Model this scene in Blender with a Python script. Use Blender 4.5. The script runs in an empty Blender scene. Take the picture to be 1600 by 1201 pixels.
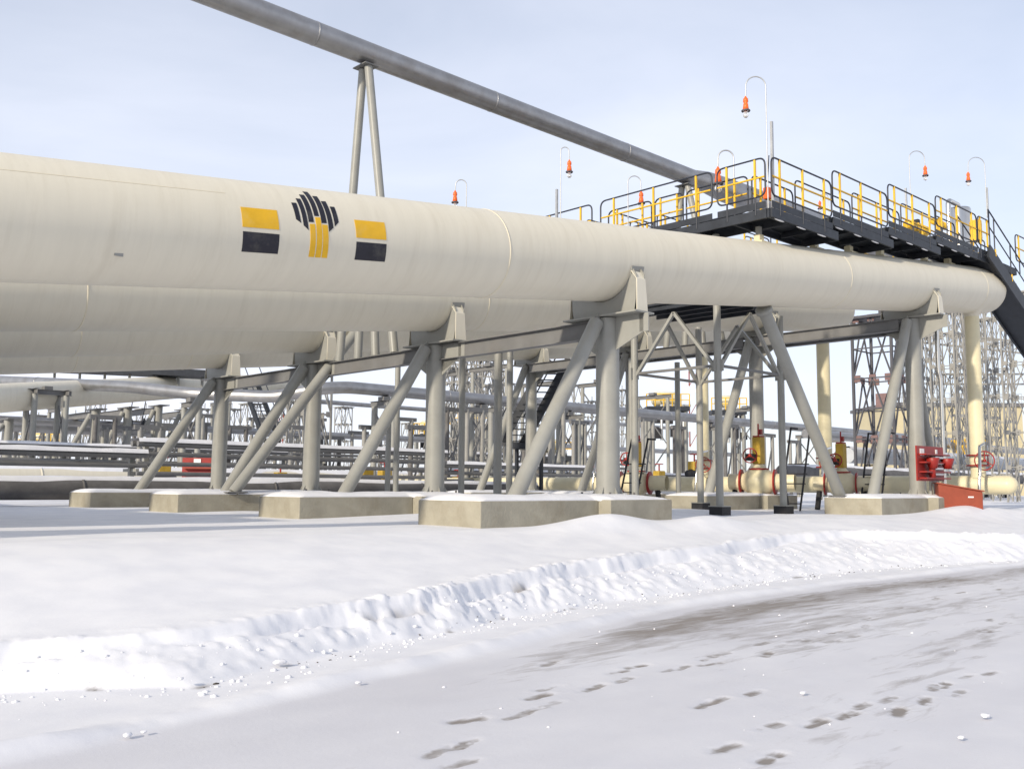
import bpy, math, random
import numpy as np
from mathutils import Vector, Matrix
R_ = math.radians
random.seed(7)
scene = bpy.context.scene
C = scene.collection

# ------------------------------------------------------------------ camera
EYE = np.array([0.0, 0.0, 1.35]); FPX = 1526.0
PITCH, YAW, ROLL = 0.1045, 0.8095, 0.0065
F_ = np.array([math.cos(YAW)*math.cos(PITCH), math.sin(YAW)*math.cos(PITCH), math.sin(PITCH)])
r0 = np.array([math.sin(YAW), -math.cos(YAW), 0.0]); u0 = np.cross(r0, F_)
RR = r0*math.cos(ROLL)+u0*math.sin(ROLL); UU = -r0*math.sin(ROLL)+u0*math.cos(ROLL)
cd = bpy.data.cameras.new('camera'); cam = bpy.data.objects.new('camera', cd); C.objects.link(cam)
cam.matrix_world = Matrix([[RR[0], UU[0], -F_[0], EYE[0]], [RR[1], UU[1], -F_[1], EYE[1]], [RR[2], UU[2], -F_[2], EYE[2]], [0, 0, 0, 1]])
cd.sensor_width = 36; cd.lens = 36*FPX/1600; cd.clip_start = 0.1; cd.clip_end = 6000
scene.camera = cam
scene.render.resolution_x = 1024; scene.render.resolution_y = 768

# ------------------------------------------------------------------ light
SUN_EL, SUN_AZ = R_(22), math.pi+R_(10)        # direction the sun stands in, from +X towards +Y
w = bpy.data.worlds.new('World'); scene.world = w; w.use_nodes = True
nt = w.node_tree; bg = nt.nodes['Background']
sky = nt.nodes.new('ShaderNodeTexSky'); sky.sky_type = 'NISHITA'; sky.sun_disc = False
sky.sun_elevation = SUN_EL; sky.sun_rotation = math.pi/2-SUN_AZ
sky.air_density = 1.0; sky.dust_density = 0.6; sky.ozone_density = 2.5
tc = nt.nodes.new('ShaderNodeTexCoord'); mp = nt.nodes.new('ShaderNodeMapping')
mp.inputs['Scale'].default_value = (1.2, 1.2, 3.2); mp.inputs['Rotation'].default_value = (0.2, 0.1, 0.5)
nz = nt.nodes.new('ShaderNodeTexNoise'); nz.inputs['Scale'].default_value = 1.6; nz.inputs['Detail'].default_value = 7; nz.inputs['Roughness'].default_value = 0.5; nz.inputs['Distortion'].default_value = 0.5
rp = nt.nodes.new('ShaderNodeMapRange'); rp.inputs[1].default_value = 0.3; rp.inputs[2].default_value = 0.72; rp.inputs[3].default_value = 0.62; rp.inputs[4].default_value = 1.0
mx = nt.nodes.new('ShaderNodeMixRGB'); mx.inputs[2].default_value = (7.8, 8.05, 9.0, 1)
L = nt.links.new
L(tc.outputs['Generated'], mp.inputs[0]); L(mp.outputs[0], nz.inputs[0]); L(nz.outputs[0], rp.inputs[0]); 
sx_ = nt.nodes.new('ShaderNodeSeparateXYZ'); L(tc.outputs['Generated'], sx_.inputs[0])
hz = nt.nodes.new('ShaderNodeMapRange'); hz.inputs[1].default_value = 0.12; hz.inputs[2].default_value = 0.62; hz.inputs[3].default_value = 1.0; hz.inputs[4].default_value = 0.58
L(sx_.outputs['Z'], hz.inputs[0])
ml = nt.nodes.new('ShaderNodeMath'); ml.operation = 'MULTIPLY'; L(rp.outputs[0], ml.inputs[0]); L(hz.outputs[0], ml.inputs[1]); L(ml.outputs[0], mx.inputs[0])
L(sky.outputs[0], mx.inputs[1]); L(mx.outputs[0], bg.inputs[0]); bg.inputs[1].default_value = 0.13
sd = bpy.data.lights.new('sun', 'SUN'); sd.energy = 4.3; sd.angle = R_(1.6); sd.color = (1.0, 0.89, 0.72)
so = bpy.data.objects.new('sun', sd); C.objects.link(so)
sv = Vector((math.cos(SUN_AZ)*math.cos(SUN_EL), math.sin(SUN_AZ)*math.cos(SUN_EL), math.sin(SUN_EL)))
so.rotation_euler = sv.to_track_quat('Z', 'Y').to_euler(); so.location = sv*60
vs = scene.view_settings; vs.view_transform = 'Standard'; vs.look = 'None'; vs.exposure = 0.07; vs.gamma = 1; vs.use_curve_mapping = False

# ------------------------------------------------------------------ materials
def mat(name, col, rough=0.55, metal=0.0, var=0.12, scale=3.0, bump=0.0, bscale=30.0, spec=0.4, stain=None, stain_amt=0.35, stretch=(1, 1, 1), trans=0.0):
    m = bpy.data.materials.new(name); m.use_nodes = True
    n = m.node_tree.nodes; l = m.node_tree.links; b = n['Principled BSDF']
    b.inputs['Roughness'].default_value = rough; b.inputs['Metallic'].default_value = metal
    b.inputs['Specular IOR Level'].default_value = spec
    if trans: b.inputs['Transmission Weight'].default_value = trans
    t = n.new('ShaderNodeTexCoord'); mp = n.new('ShaderNodeMapping'); mp.inputs['Scale'].default_value = stretch
    l.new(t.outputs['Object'], mp.inputs[0])
    a = n.new('ShaderNodeTexNoise'); a.inputs['Scale'].default_value = scale; a.inputs['Detail'].default_value = 6; a.inputs['Roughness'].default_value = 0.6
    l.new(mp.outputs[0], a.inputs[0])
    ramp = n.new('ShaderNodeMapRange'); ramp.inputs[1].default_value = 0.3; ramp.inputs[2].default_value = 0.7
    ramp.inputs[3].default_value = 1-var; ramp.inputs[4].default_value = 1+var
    l.new(a.outputs[0], ramp.inputs[0])
    mul = n.new('ShaderNodeVectorMath'); mul.operation = 'SCALE'; mul.inputs[0].default_value = col
    l.new(ramp.outputs[0], mul.inputs['Scale'])
    out = mul.outputs[0]
    if stain:
        s = n.new('ShaderNodeTexNoise'); s.inputs['Scale'].default_value = scale*0.6; s.inputs['Detail'].default_value = 9; s.inputs['Roughness'].default_value = 0.7
        l.new(mp.outputs[0], s.inputs[0])
        sr = n.new('ShaderNodeMapRange'); sr.inputs[1].default_value = 0.52; sr.inputs[2].default_value = 0.72; sr.inputs[3].default_value = 0; sr.inputs[4].default_value = stain_amt
        l.new(s.outputs[0], sr.inputs[0])
        mi = n.new('ShaderNodeMixRGB'); mi.inputs[2].default_value = (*stain, 1)
        l.new(sr.outputs[0], mi.inputs[0]); l.new(out, mi.inputs[1]); out = mi.outputs[0]
    l.new(out, b.inputs['Base Color'])
    if bump:
        bn = n.new('ShaderNodeTexNoise'); bn.inputs['Scale'].default_value = bscale; bn.inputs['Detail'].default_value = 5
        l.new(t.outputs['Object'], bn.inputs[0])
        bu = n.new('ShaderNodeBump'); bu.inputs['Strength'].default_value = bump; bu.inputs['Distance'].default_value = 0.02
        l.new(bn.outputs[0], bu.inputs['Height']); l.new(bu.outputs[0], b.inputs['Normal'])
    return m
M = {}
M['cream'] = mat('cream pipe paint', (0.635, 0.595, 0.49), 0.45, var=0.028, scale=1.3, stretch=(6, 0.8, 0.8), stain=(0.44, 0.39, 0.29), stain_amt=0.25, bump=0.05, bscale=5)
M['weld'] = mat('weld bead', (0.66, 0.60, 0.46), 0.5, var=0.05)
M['post'] = mat('grey beige steel paint', (0.265, 0.265, 0.245), 0.4, var=0.09, scale=2.0, stain=(0.22, 0.2, 0.16), stain_amt=0.3)
M['beam'] = mat('grey steel beam paint', (0.15, 0.15, 0.15), 0.5, var=0.12, scale=2.5, stain=(0.16, 0.14, 0.12))
M['riser'] = mat('pale yellow pipe paint', (0.62, 0.56, 0.38), 0.42, var=0.06)
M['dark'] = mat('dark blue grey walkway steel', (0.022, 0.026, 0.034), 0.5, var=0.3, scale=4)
M['drail'] = mat('dark blue rail paint', (0.022, 0.026, 0.038), 0.4, var=0.15)
M['yellow_shade'] = mat('shaded yellow valve paint', (0.40, 0.26, 0.03), 0.5, var=0.2, scale=4)  # the yellow paint darkened, shade on the valve gear put into the colour
M['yellow'] = mat('safety yellow paint', (0.66, 0.40, 0.025), 0.45, var=0.12)
M['clad'] = mat('weathered aluminium cladding', (0.33, 0.33, 0.335), 0.36, metal=0.75, var=0.14, scale=2.0, stain=(0.2, 0.17, 0.14), stain_amt=0.45, bump=0.06, bscale=6)
M['zinc'] = mat('galvanised steel', (0.42, 0.43, 0.44), 0.42, metal=0.5, var=0.15, scale=6)
M['lattice'] = mat('pale lattice steel', (0.25, 0.245, 0.23), 0.55, var=0.15, scale=2)
M['lattice_dark'] = mat('dark lattice steel', (0.07, 0.07, 0.08), 0.55, var=0.15, scale=2)
M['plate_red'] = mat('red brown primed steel', (0.17, 0.105, 0.10), 0.6, var=0.2, scale=3)
M['concrete'] = mat('weathered concrete', (0.30, 0.28, 0.225), 0.85, var=0.2, scale=1.6, stain=(0.20, 0.17, 0.12), stain_amt=0.75, bump=0.4, bscale=25)
M['red'] = mat('red paint', (0.27, 0.018, 0.014), 0.45, var=0.2, scale=3)
M['rust'] = mat('faded red paint', (0.24, 0.045, 0.02), 0.55, var=0.15, scale=3)
M['orange'] = mat('orange lamp housing', (0.80, 0.13, 0.02), 0.4, var=0.08)
M['black'] = mat('black rubber', (0.015, 0.015, 0.018), 0.6, var=0.2)
M['rubber'] = mat('grey lamp guard', (0.08, 0.08, 0.09), 0.5, var=0.1)
M['glass'] = mat('clear lamp glass', (0.95, 0.95, 0.95), 0.03, var=0.0, trans=0.75, spec=0.6)
M['chrome'] = mat('polished stainless steel', (0.62, 0.6, 0.56), 0.17, metal=1.0, var=0.05)
M['white'] = mat('white paint', (0.75, 0.75, 0.74), 0.5, var=0.04)
M['decal_black'] = mat('black vinyl decal', (0.012, 0.012, 0.02), 0.45, var=0.25, scale=7, stain=(0.10, 0.095, 0.08), stain_amt=0.5)
M['decal_yellow'] = mat('yellow vinyl decal', (0.70, 0.40, 0.012), 0.45, var=0.07, scale=6, stain=(0.62, 0.45, 0.15), stain_amt=0.4)
M['beige_wall'] = mat('beige sheet wall', (0.48, 0.42, 0.27), 0.7, var=0.05, scale=1)
M['roof'] = mat('dark roof trim', (0.12, 0.12, 0.13), 0.7)
M['blueinsul'] = mat('pale grey wrapped insulation', (0.42, 0.44, 0.46), 0.6, var=0.1, scale=1.5, bump=0.2, bscale=5)
M['dirty'] = mat('dirty dark lagging', (0.12, 0.115, 0.112), 0.7, var=0.25, scale=2, bump=0.2, bscale=6)
M['earth'] = mat('dark frozen earth', (0.06, 0.05, 0.04), 0.9, var=0.4, scale=8, bump=0.5)
def snow_mat(name, ground=False):
    m = bpy.data.materials.new(name); m.use_nodes = True
    n = m.node_tree.nodes; l = m.node_tree.links; b = n['Principled BSDF']
    b.inputs['Roughness'].default_value = 0.55; b.inputs['Specular IOR Level'].default_value = 0.25
    t = n.new('ShaderNodeTexCoord')
    a = n.new('ShaderNodeTexNoise'); a.inputs['Scale'].default_value = 2.2; a.inputs['Detail'].default_value = 8
    l.new(t.outputs['Object'], a.inputs[0])
    cr = n.new('ShaderNodeValToRGB'); cr.color_ramp.elements[0].color = (0.71, 0.715, 0.75, 1); cr.color_ramp.elements[1].color = (0.79, 0.79, 0.81, 1)
    cr.color_ramp.elements[0].position = 0.35; cr.color_ramp.elements[1].position = 0.65
    l.new(a.outputs[0], cr.inputs[0]); out = cr.outputs[0]
    if ground:
        at = n.new('ShaderNodeAttribute'); at.attribute_name = 'ice'
        sep = n.new('ShaderNodeSeparateColor'); l.new(at.outputs['Color'], sep.inputs[0])
        mp = n.new('ShaderNodeMapping'); mp.inputs['Scale'].default_value = (0.6, 3.0, 1); mp.inputs['Rotation'].default_value = (0, 0, R_(-14))
        l.new(t.outputs['Object'], mp.inputs[0])
        a2 = n.new('ShaderNodeTexNoise'); a2.inputs['Scale'].default_value = 2.6; a2.inputs['Detail'].default_value = 9; a2.inputs['Roughness'].default_value = 0.66; a2.inputs['Distortion'].default_value = 0.6
        l.new(mp.outputs[0], a2.inputs[0])
        ad = n.new('ShaderNodeMath'); ad.operation = 'ADD'; gn = n.new('ShaderNodeMath'); gn.operation = 'MULTIPLY'; gn.inputs[1].default_value = 1.9; l.new(a2.outputs[0], gn.inputs[0]); l.new(gn.outputs[0], ad.inputs[0]); l.new(sep.outputs[0], ad.inputs[1])
        mr = n.new('ShaderNodeMapRange'); mr.inputs[1].default_value = 1.45; mr.inputs[2].default_value = 2.15; mr.inputs[3].default_value = 0; mr.inputs[4].default_value = 1.0
        l.new(ad.outputs[0], mr.inputs[0])
        mi = n.new('ShaderNodeMixRGB'); mi.inputs[2].default_value = (0.25, 0.225, 0.205, 1)
        l.new(mr.outputs[0], mi.inputs[0])
        # trodden snow of the carriageway, with its bluish shade painted into the tint
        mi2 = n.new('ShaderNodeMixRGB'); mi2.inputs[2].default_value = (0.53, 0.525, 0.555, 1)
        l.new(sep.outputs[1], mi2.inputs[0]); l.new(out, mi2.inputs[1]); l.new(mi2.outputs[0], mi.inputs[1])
        mi3 = n.new('ShaderNodeMixRGB'); mi3.inputs[2].default_value = (0.13, 0.105, 0.08, 1)
        l.new(sep.outputs[2], mi3.inputs[0]); l.new(mi.outputs[0], mi3.inputs[1]); out = mi3.outputs[0]
    l.new(out, b.inputs['Base Color'])
    bn = n.new('ShaderNodeTexNoise'); bn.inputs['Scale'].default_value = 22; bn.inputs['Detail'].default_value = 8; bn.inputs['Roughness'].default_value = 0.7
    l.new(t.outputs['Object'], bn.inputs[0])
    bu = n.new('ShaderNodeBump'); bu.inputs['Strength'].default_value = 0.13; bu.inputs['Distance'].default_value = 0.02
    l.new(bn.outputs[0], bu.inputs['Height']); l.new(bu.outputs[0], b.inputs['Normal'])
    return m
M['snow'] = snow_mat('snow'); M['ground'] = snow_mat('snow ground', True)

# ------------------------------------------------------------------ mesh helpers
def A(*v): return np.array(v if len(v) > 1 else v[0], float)
class MB:
    def __init__(s): s.v = []; s.f = []; s.sm = []
    def add(s, vs, fs, smooth=False):
        o = len(s.v); s.v += [tuple(map(float, p)) for p in vs]; s.f += [tuple(i+o for i in f) for f in fs]; s.sm += [smooth]*len(fs); return s
    def tube(s, pts, r, n=14, cap=True, closed=False):
        pts = [A(p) for p in pts]; k = len(pts)
        if k == 2 and cap is True: pass
        rs = r if isinstance(r, (list, tuple)) else [r]*k
        tang = []
        for i in range(k):
            if closed: d = pts[(i+1) % k]-pts[i-1]
            elif i == 0: d = pts[1]-pts[0]
            elif i == k-1: d = pts[-1]-pts[-2]
            else:
                a = pts[i]-pts[i-1]; b = pts[i+1]-pts[i]; d = a/max(np.linalg.norm(a), 1e-9)+b/max(np.linalg.norm(b), 1e-9)
            tang.append(d/max(np.linalg.norm(d), 1e-9))
        up = A(0, 0, 1) if abs(tang[0][2]) < 0.9 else A(1, 0, 0)
        nrm = np.cross(tang[0], up); nrm /= np.linalg.norm(nrm)
        vs = []; fs = []
        for i in range(k):
            nrm = nrm-tang[i]*(nrm@tang[i]); nrm /= max(np.linalg.norm(nrm), 1e-9)
            bn = np.cross(tang[i], nrm)
            sc = 1.0
            if 0 < i < k-1 and not closed:
                a = pts[i]-pts[i-1]; a /= max(np.linalg.norm(a), 1e-9); c = abs(a@tang[i]); sc = 1/max(c, 0.6)
                ax = np.cross(a, tang[i]); la = np.linalg.norm(ax)
                st = np.cross(ax/la, tang[i]) if la > 1e-4 else None
            else: st = None
            for j in range(n):
                t = 2*math.pi*j/n; q = (nrm*math.cos(t)+bn*math.sin(t))*rs[i]
                if st is not None: q = q+st*(q@st)*(sc-1)
                vs.append(pts[i]+q)
        m = k if closed else k-1
        for i in range(m):
            i2 = (i+1) % k
            for j in range(n):
                j2 = (j+1) % n; fs.append((i*n+j, i*n+j2, i2*n+j2, i2*n+j))
        s.add(vs, fs, True)
        if cap and not closed:
            s.add([vs[j] for j in range(n)][::-1], [tuple(range(n))]); s.add([vs[(k-1)*n+j] for j in range(n)], [tuple(range(n))])
        return s
    def box(s, c, d, ax=None):
        c = A(c); h = A(d)/2
        ax = [A(1, 0, 0), A(0, 1, 0), A(0, 0, 1)] if ax is None else ax
        vs = [c+ax[0]*sx*h[0]+ax[1]*sy*h[1]+ax[2]*sz*h[2] for sx in (-1, 1) for sy in (-1, 1) for sz in (-1, 1)]
        return s.add(vs, [(0, 1, 3, 2), (4, 6, 7, 5), (0, 4, 5, 1), (2, 3, 7, 6), (0, 2, 6, 4), (1, 5, 7, 3)])
    def bar(s, p, q, a, b, side=None):       # rectangular bar from p to q, a wide along side, b deep
        p = A(p); q = A(q); d = q-p; ln = np.linalg.norm(d); d /= ln
        sd_ = A(0, 0, 1) if side is None else A(side)
        if abs(sd_@d) > 0.98: sd_ = A(1, 0, 0)
        e1 = np.cross(d, sd_); e1 /= np.linalg.norm(e1); e2 = np.cross(e1, d)
        return s.box((p+q)/2, (ln, a, b), [d, e1, e2])
    def ibeam(s, p, q, h, wd, t=0.012):
        p = A(p); q = A(q)
        s.bar(p, q, t, h-2*t); o = A(0, 0, h/2-t/2)
        s.bar(p+o, q+o, wd, t); s.bar(p-o, q-o, wd, t); return s
    def prism(s, poly, off):
        n = len(poly); o = A(off); a = [A(p) for p in poly]
        s.add(a+[p+o for p in a], [tuple(range(n))[::-1], tuple(range(n, 2*n))]+[(i, (i+1) % n, n+(i+1) % n, n+i) for i in range(n)]); return s
    def sphere(s, c, r, nu=14, nv=9, sc=(1, 1, 1)):
        c = A(c); vs = []; fs = []
        for i in range(nv+1):
            ph = math.pi*i/nv
            for j in range(nu):
                t = 2*math.pi*j/nu; vs.append(c+A(math.sin(ph)*math.cos(t)*sc[0], math.sin(ph)*math.sin(t)*sc[1], math.cos(ph)*sc[2])*r)
        for i in range(nv):
            for j in range(nu): fs.append((i*nu+j, i*nu+(j+1) % nu, (i+1)*nu+(j+1) % nu, (i+1)*nu+j))
        return s.add(vs, fs, True)
    def ring(s, c, axis, R, r, n=28, m=8):
        c = A(c); ax = A(axis)/np.linalg.norm(A(axis)); u = np.cross(ax, A(0, 0, 1)) if abs(ax[2]) < .9 else np.cross(ax, A(1, 0, 0)); u /= np.linalg.norm(u); v = np.cross(ax, u)
        return s.tube([c+(u*math.cos(2*math.pi*i/n)+v*math.sin(2*math.pi*i/n))*R for i in range(n)], r, m, False, True)
    def lathe(s, base, axis, prof, n=20):
        base = A(base); ax = A(axis)/np.linalg.norm(A(axis)); u = np.cross(ax, A(0, 0, 1)) if abs(ax[2]) < .9 else np.cross(ax, A(1, 0, 0)); u /= np.linalg.norm(u); v = np.cross(ax, u)
        vs = []; fs = []
        for (h, r) in prof:
            for j in range(n):
                t = 2*math.pi*j/n; vs.append(base+ax*h+(u*math.cos(t)+v*math.sin(t))*max(r, 1e-4))
        for i in range(len(prof)-1):
            for j in range(n): fs.append((i*n+j, i*n+(j+1) % n, (i+1)*n+(j+1) % n, (i+1)*n+j))
        return s.add(vs, fs, True)
    def build(s, name, m, parent=None, bevel=0):
        me = bpy.data.meshes.new(name); o = bpy.data.objects.new(name, me); C.objects.link(o)
        off = A(0, 0, 0)
        if parent is not None:
            off = worldloc(parent); o.parent = parent
        me.from_pydata([tuple(A(v)-off) for v in s.v], [], s.f)
        me.polygons.foreach_set('use_smooth', s.sm); me.materials.append(M[m] if isinstance(m, str) else m)
        me.update()
        if bevel:
            b = o.modifiers.new('bevel', 'BEVEL'); b.width = bevel; b.segments = 2; b.limit_method = 'ANGLE'
        return o
def worldloc(o):
    l = A(0, 0, 0)
    while o is not None: l = l+A(tuple(o.location)); o = o.parent
    return l
def tag(o, label, cat, group=None):
    o['label'] = label; o['category'] = cat
    if group: o['group'] = group
    return o
def thing(name, label, cat, loc, group=None):
    o = bpy.data.objects.new(name, None); C.objects.link(o); o.location = tuple(map(float, loc)); o.empty_display_size = 0.2
    return tag(o, label, cat, group)
def copytree(o, parent=None):
    c = o.copy(); C.objects.link(c)
    if parent is not None: c.parent = parent
    for ch in list(o.children):
        if ch != c: copytree(ch, c)
    return c
def dup(o, loc, label):
    c = copytree(o); c.location = tuple(map(float, loc)); c['label'] = label; return c
# a sight line through the photograph, cut by a real plane: used to read off where things stand
def at(px, py, x=None, y=None, z=None, d=None):
    r = F_+(px-800)/FPX*RR+(600.5-py)/FPX*UU
    if x is not None: t = x/r[0]
    elif y is not None: t = y/r[1]
    elif z is not None: t = (z-EYE[2])/r[2]
    else: t = d
    return EYE+r*t
def arc(c, u, v, r, a0, a1, n=8):
    return [A(c)+A(u)*r*math.cos(a0+(a1-a0)*i/n)+A(v)*r*math.sin(a0+(a1-a0)*i/n) for i in range(n+1)]
def fillet(pts, r, n=5, closed=False):
    pts = [A(p) for p in pts]; out = []; k = len(pts)
    for i in range(k):
        if not closed and i in (0, k-1): out.append(pts[i]); continue
        a = pts[i-1]-pts[i]; b = pts[(i+1) % k]-pts[i]; la = np.linalg.norm(a); lb = np.linalg.norm(b)
        rr = min(r, la*.45, lb*.45); p0 = pts[i]+a/la*rr; p2 = pts[i]+b/lb*rr
        for j in range(n+1):
            t = j/n; out.append(p0*(1-t)**2+pts[i]*2*t*(1-t)+p2*t*t)
    return out

# ------------------------------------------------------------------ terrain
GZ = 0.75
def vnoise(x, y, seed=0):
    xi = np.floor(x).astype(np.int64); yi = np.floor(y).astype(np.int64); fx = x-xi; fy = y-yi
    fx = fx*fx*(3-2*fx); fy = fy*fy*(3-2*fy)
    def h(a, b):
        n = (a*374761393+b*668265263+seed*1442695041) & 0xffffffff
        n = ((n ^ (n >> 13))*1274126177) & 0xffffffff
        return ((n ^ (n >> 16)) & 0xffff)/65535.0
    return (h(xi, yi)*(1-fx)+h(xi+1, yi)*fx)*(1-fy)+(h(xi, yi+1)*(1-fx)+h(xi+1, yi+1)*fx)*fy
def fbm(x, y, o=4, seed=0):
    s = 0; a = .5
    for i in range(o): s = s+a*vnoise(x*2**i, y*2**i, seed+i*17); a *= .5
    return s
def cells(x, y, seed=0):                     # distance to nearest / second nearest jittered point
    xi = np.floor(x).astype(np.int64); yi = np.floor(y).astype(np.int64)
    d1 = np.full(x.shape, 9.); d2 = np.full(x.shape, 9.); idv = np.zeros(x.shape)
    def h(a, b, k):
        n = (a*374761393+b*668265263+(seed+k)*1442695041) & 0xffffffff
        n = ((n ^ (n >> 13))*1274126177) & 0xffffffff
        return ((n ^ (n >> 16)) & 0xffff)/65535.0
    for dx in (-1, 0, 1):
        for dy in (-1, 0, 1):
            a = xi+dx; b = yi+dy; px = a+h(a, b, 1); py = b+h(a, b, 2); d = np.hypot(px-x, py-y); v = h(a, b, 3)
            c = d < d1; d2 = np.where(c, d1, np.minimum(d2, d)); idv = np.where(c, v, idv); d1 = np.where(c, d, d1)
    return d1, d2, idv
CX = [-60, -4, 2.2, 3.5, 5.5, 7.7, 10.7, 12.6, 15.5, 17.4, 19.0, 21.5, 26, 60]
CY = [7.4, 7.4, 7.4, 7.2, 7.45, 8.1, 8.65, 8.8, 9.3, 9.3, 8.5, 7.5, 7.3, 7.3]
CZ = [.25, .25, .25, .26, .30, .37, .44, .47, .54, .56, .53, .43, .41, .41]
FX = [-60, -4, 2.1, 3.1, 5.3, 7.3, 9.8, 12.5, 15.4, 18, 21, 26, 60]
FY = [6.8, 6.8, 6.9, 6.25, 7.05, 7.5, 7.8, 8.0, 8.0, 7.6, 6.9, 6.7, 6.7]
FOOT = []      # footprints (x, y, angle, depth)
rng = np.random.RandomState(5)
PXP = [(1107,1027),(1129,1021),(1050,1045),(1066,1042),(1109,1037),(1221,1008),(1240,1001),(1199,1022),(1304,987),(1300,1002),(1354,967),(1352,978),(1332,994),(1405,950),(1454,944),(1463,935),(1176,1083),(1120,1094),(1101,1100),(1133,1167),(1204,1183),(1277,1129),(1324,1117),(1347,1102),(1388,1093),(1405,1112),(1446,1094),(1497,1082),(1460,1073),(1476,1069),(1546,1051),(1510,1056),(1536,985),(1551,986),(1547,968),(1570,973),(1206,1134),(858,1074),(843,1087),(860,1100),(824,1111),(804,1119),(732,1124),(725,1162),(684,1174),(717,1194),(933,1071),(923,1076),(967,1049),(995,1040),(976,1061),(860,1036),(1190,1005),(1262,1000),(1500,925),(1545,912),(1560,920),(1590,905),(1430,955),(1250,985)]
BIG = {(1204,1183),(1277,1129),(1405,1112),(1446,1094),(843,1087),(1107,1027),(1476,1069),(1304,987),(933,1071)}
def prints():
    for q in PXP:
        r = F_+(q[0]-800)/FPX*RR+(600.5-q[1])/FPX*UU; p = EYE+r*((.0-EYE[2])/r[2])
        FOOT.append((p[0], p[1], .12+rng.randn()*.16, 1.0 if q in BIG else .3+.6*rng.rand()))
prints()
def height(X, Y):
    cy = np.interp(X, CX, CY); cz = np.interp(X, CX, CZ); fy = np.interp(X, FX, FY)
    wob = (fbm(X*1.1, Y*0+3.3, 4, 4)-.45)
    cy2 = cy+wob*.22; fy2 = fy+(fbm(X*1.1, Y*0+9, 3, 9)-.45)*.35
    fy2 = np.minimum(fy2, cy2-.3)
    t = np.clip((Y-fy2)/(cy2-fy2), 0, 1)
    bank = cz*(.84*t+.16*np.clip((t-.88)/.09, 0, 1))+.03*np.sin(t*math.pi)*fbm(X*3, Y*3, 3, 55)
    up = np.clip((Y-cy2)/np.maximum(10.5-cy2, .6), 0, 1); up = up*up*(3-2*up)*.55+up*.45
    z = np.where(Y < cy2, bank, cz+(GZ-cz)*up)
    # clods on the crest, ploughed streaks on the face
    e = np.exp(-((Y-cy2)/.17)**2); rough_c = np.clip((X-3.0)/3, .25, 1)
    d1, d2, idv = cells(X*3.6, Y*3.6, 3)
    d1b, d2b, idb = cells(X*8, Y*8, 8)
    lump = np.clip(1-d1*1.25, 0, 1)**.7
    d1c, d2c, idc = cells(X*5.2+fbm(X*4, Y*4, 2, 5)*.8, Y*6.5, 15)
    edge = np.clip((d2c-d1c)*5, 0, 1)
    z = z+e*(idc**1.5*.045*edge+.003)*rough_c+e*idb*np.clip((d2b-d1b)*4, 0, 1)*.014
    z = z-np.exp(-((Y-(cy2-.12-.05*fbm(X*5, X*0, 2, 35)))/.038)**2)*.085*np.clip(fbm(X*1.4, X*0, 3, 31)*3.2-.75, 0, 1)*np.clip((19-X)/4, .3, 1)   # cut below the crust
    face = np.clip(t*4, 0, 1)*np.clip((1-t)*3, 0, 1)*(Y < cy2)
    u = X*math.cos(.9)+Y*math.sin(.9); v = -X*math.sin(.9)+Y*math.cos(.9)
    z = z+face*np.clip((X-1)/5, .45, 1)*((fbm(u*1.5, v*9, 4, 21)-.47)*.042+(fbm(X*2.2, Y*2.2, 3, 23)-.45)*.03+np.clip((d2b-d1b)*4, 0, 1)*.020*(idb > .6)+(fbm(X*9, Y*9, 3, 88)-.45)*.02)
    # wind ripples, drifts
    z = z+(fbm(X*.35, Y*.6, 3, 40)-.45)*.07*np.clip((Y-cy2)/1.5, 0, 1)+(fbm(X*.5, Y*3, 4, 44)-.45)*.010
    # ridge of cleared snow beside the icy strip
    ry = np.interp(X, [-10, 2, 4.7, 8.7, 13.5, 20.5, 40], [5.2, 5.4, 6.1, 6.95, 7.2, 6.6, 6.4])+(fbm(X*.5, X*0, 3, 71)-.45)*.3; rr = np.exp(-(np.where(Y > ry, Y-ry, (Y-ry)*1.6)/.20)**2)
    z = z+rr*.06*np.clip(fbm(X*.8, X*0+2, 3, 77)*2.2, 0.4, 1.2)+rr*(fbm(X*6, Y*6, 2, 12)-.4)*.02
    # drifts heaped against the blocks
    for (hx, hy, sx, sy, hh) in [(12.0, 10.35, 1.1, .33, .20), (14.6, 10.2, .9, .35, .14), (25.5, 10.1, 1.8, .5, .2), (12.5, 15.2, 2.0, .4, .1), (28.5, 9.7, 2.5, .9, .12), (10.5, 20.0, 1.5, .4, .06), (19, 14.5, 2.4, 1.2, .12)]:
        z = z+hh*np.exp(-((X-hx)/sx)**2-((Y-hy)/sy)**2)
    return z, t, ry, fy2, cy2
def axis_coords(dense0, dense1, step, lo, hi, g=1.09):
    a = list(np.arange(dense0, dense1, step)); s = step; x = a[-1]
    while x < hi: s *= g; x += s; a.append(x)
    s = step; x = a[0]
    while x > lo: s *= g; x -= s; a.insert(0, x)
    return np.array(a)
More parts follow.
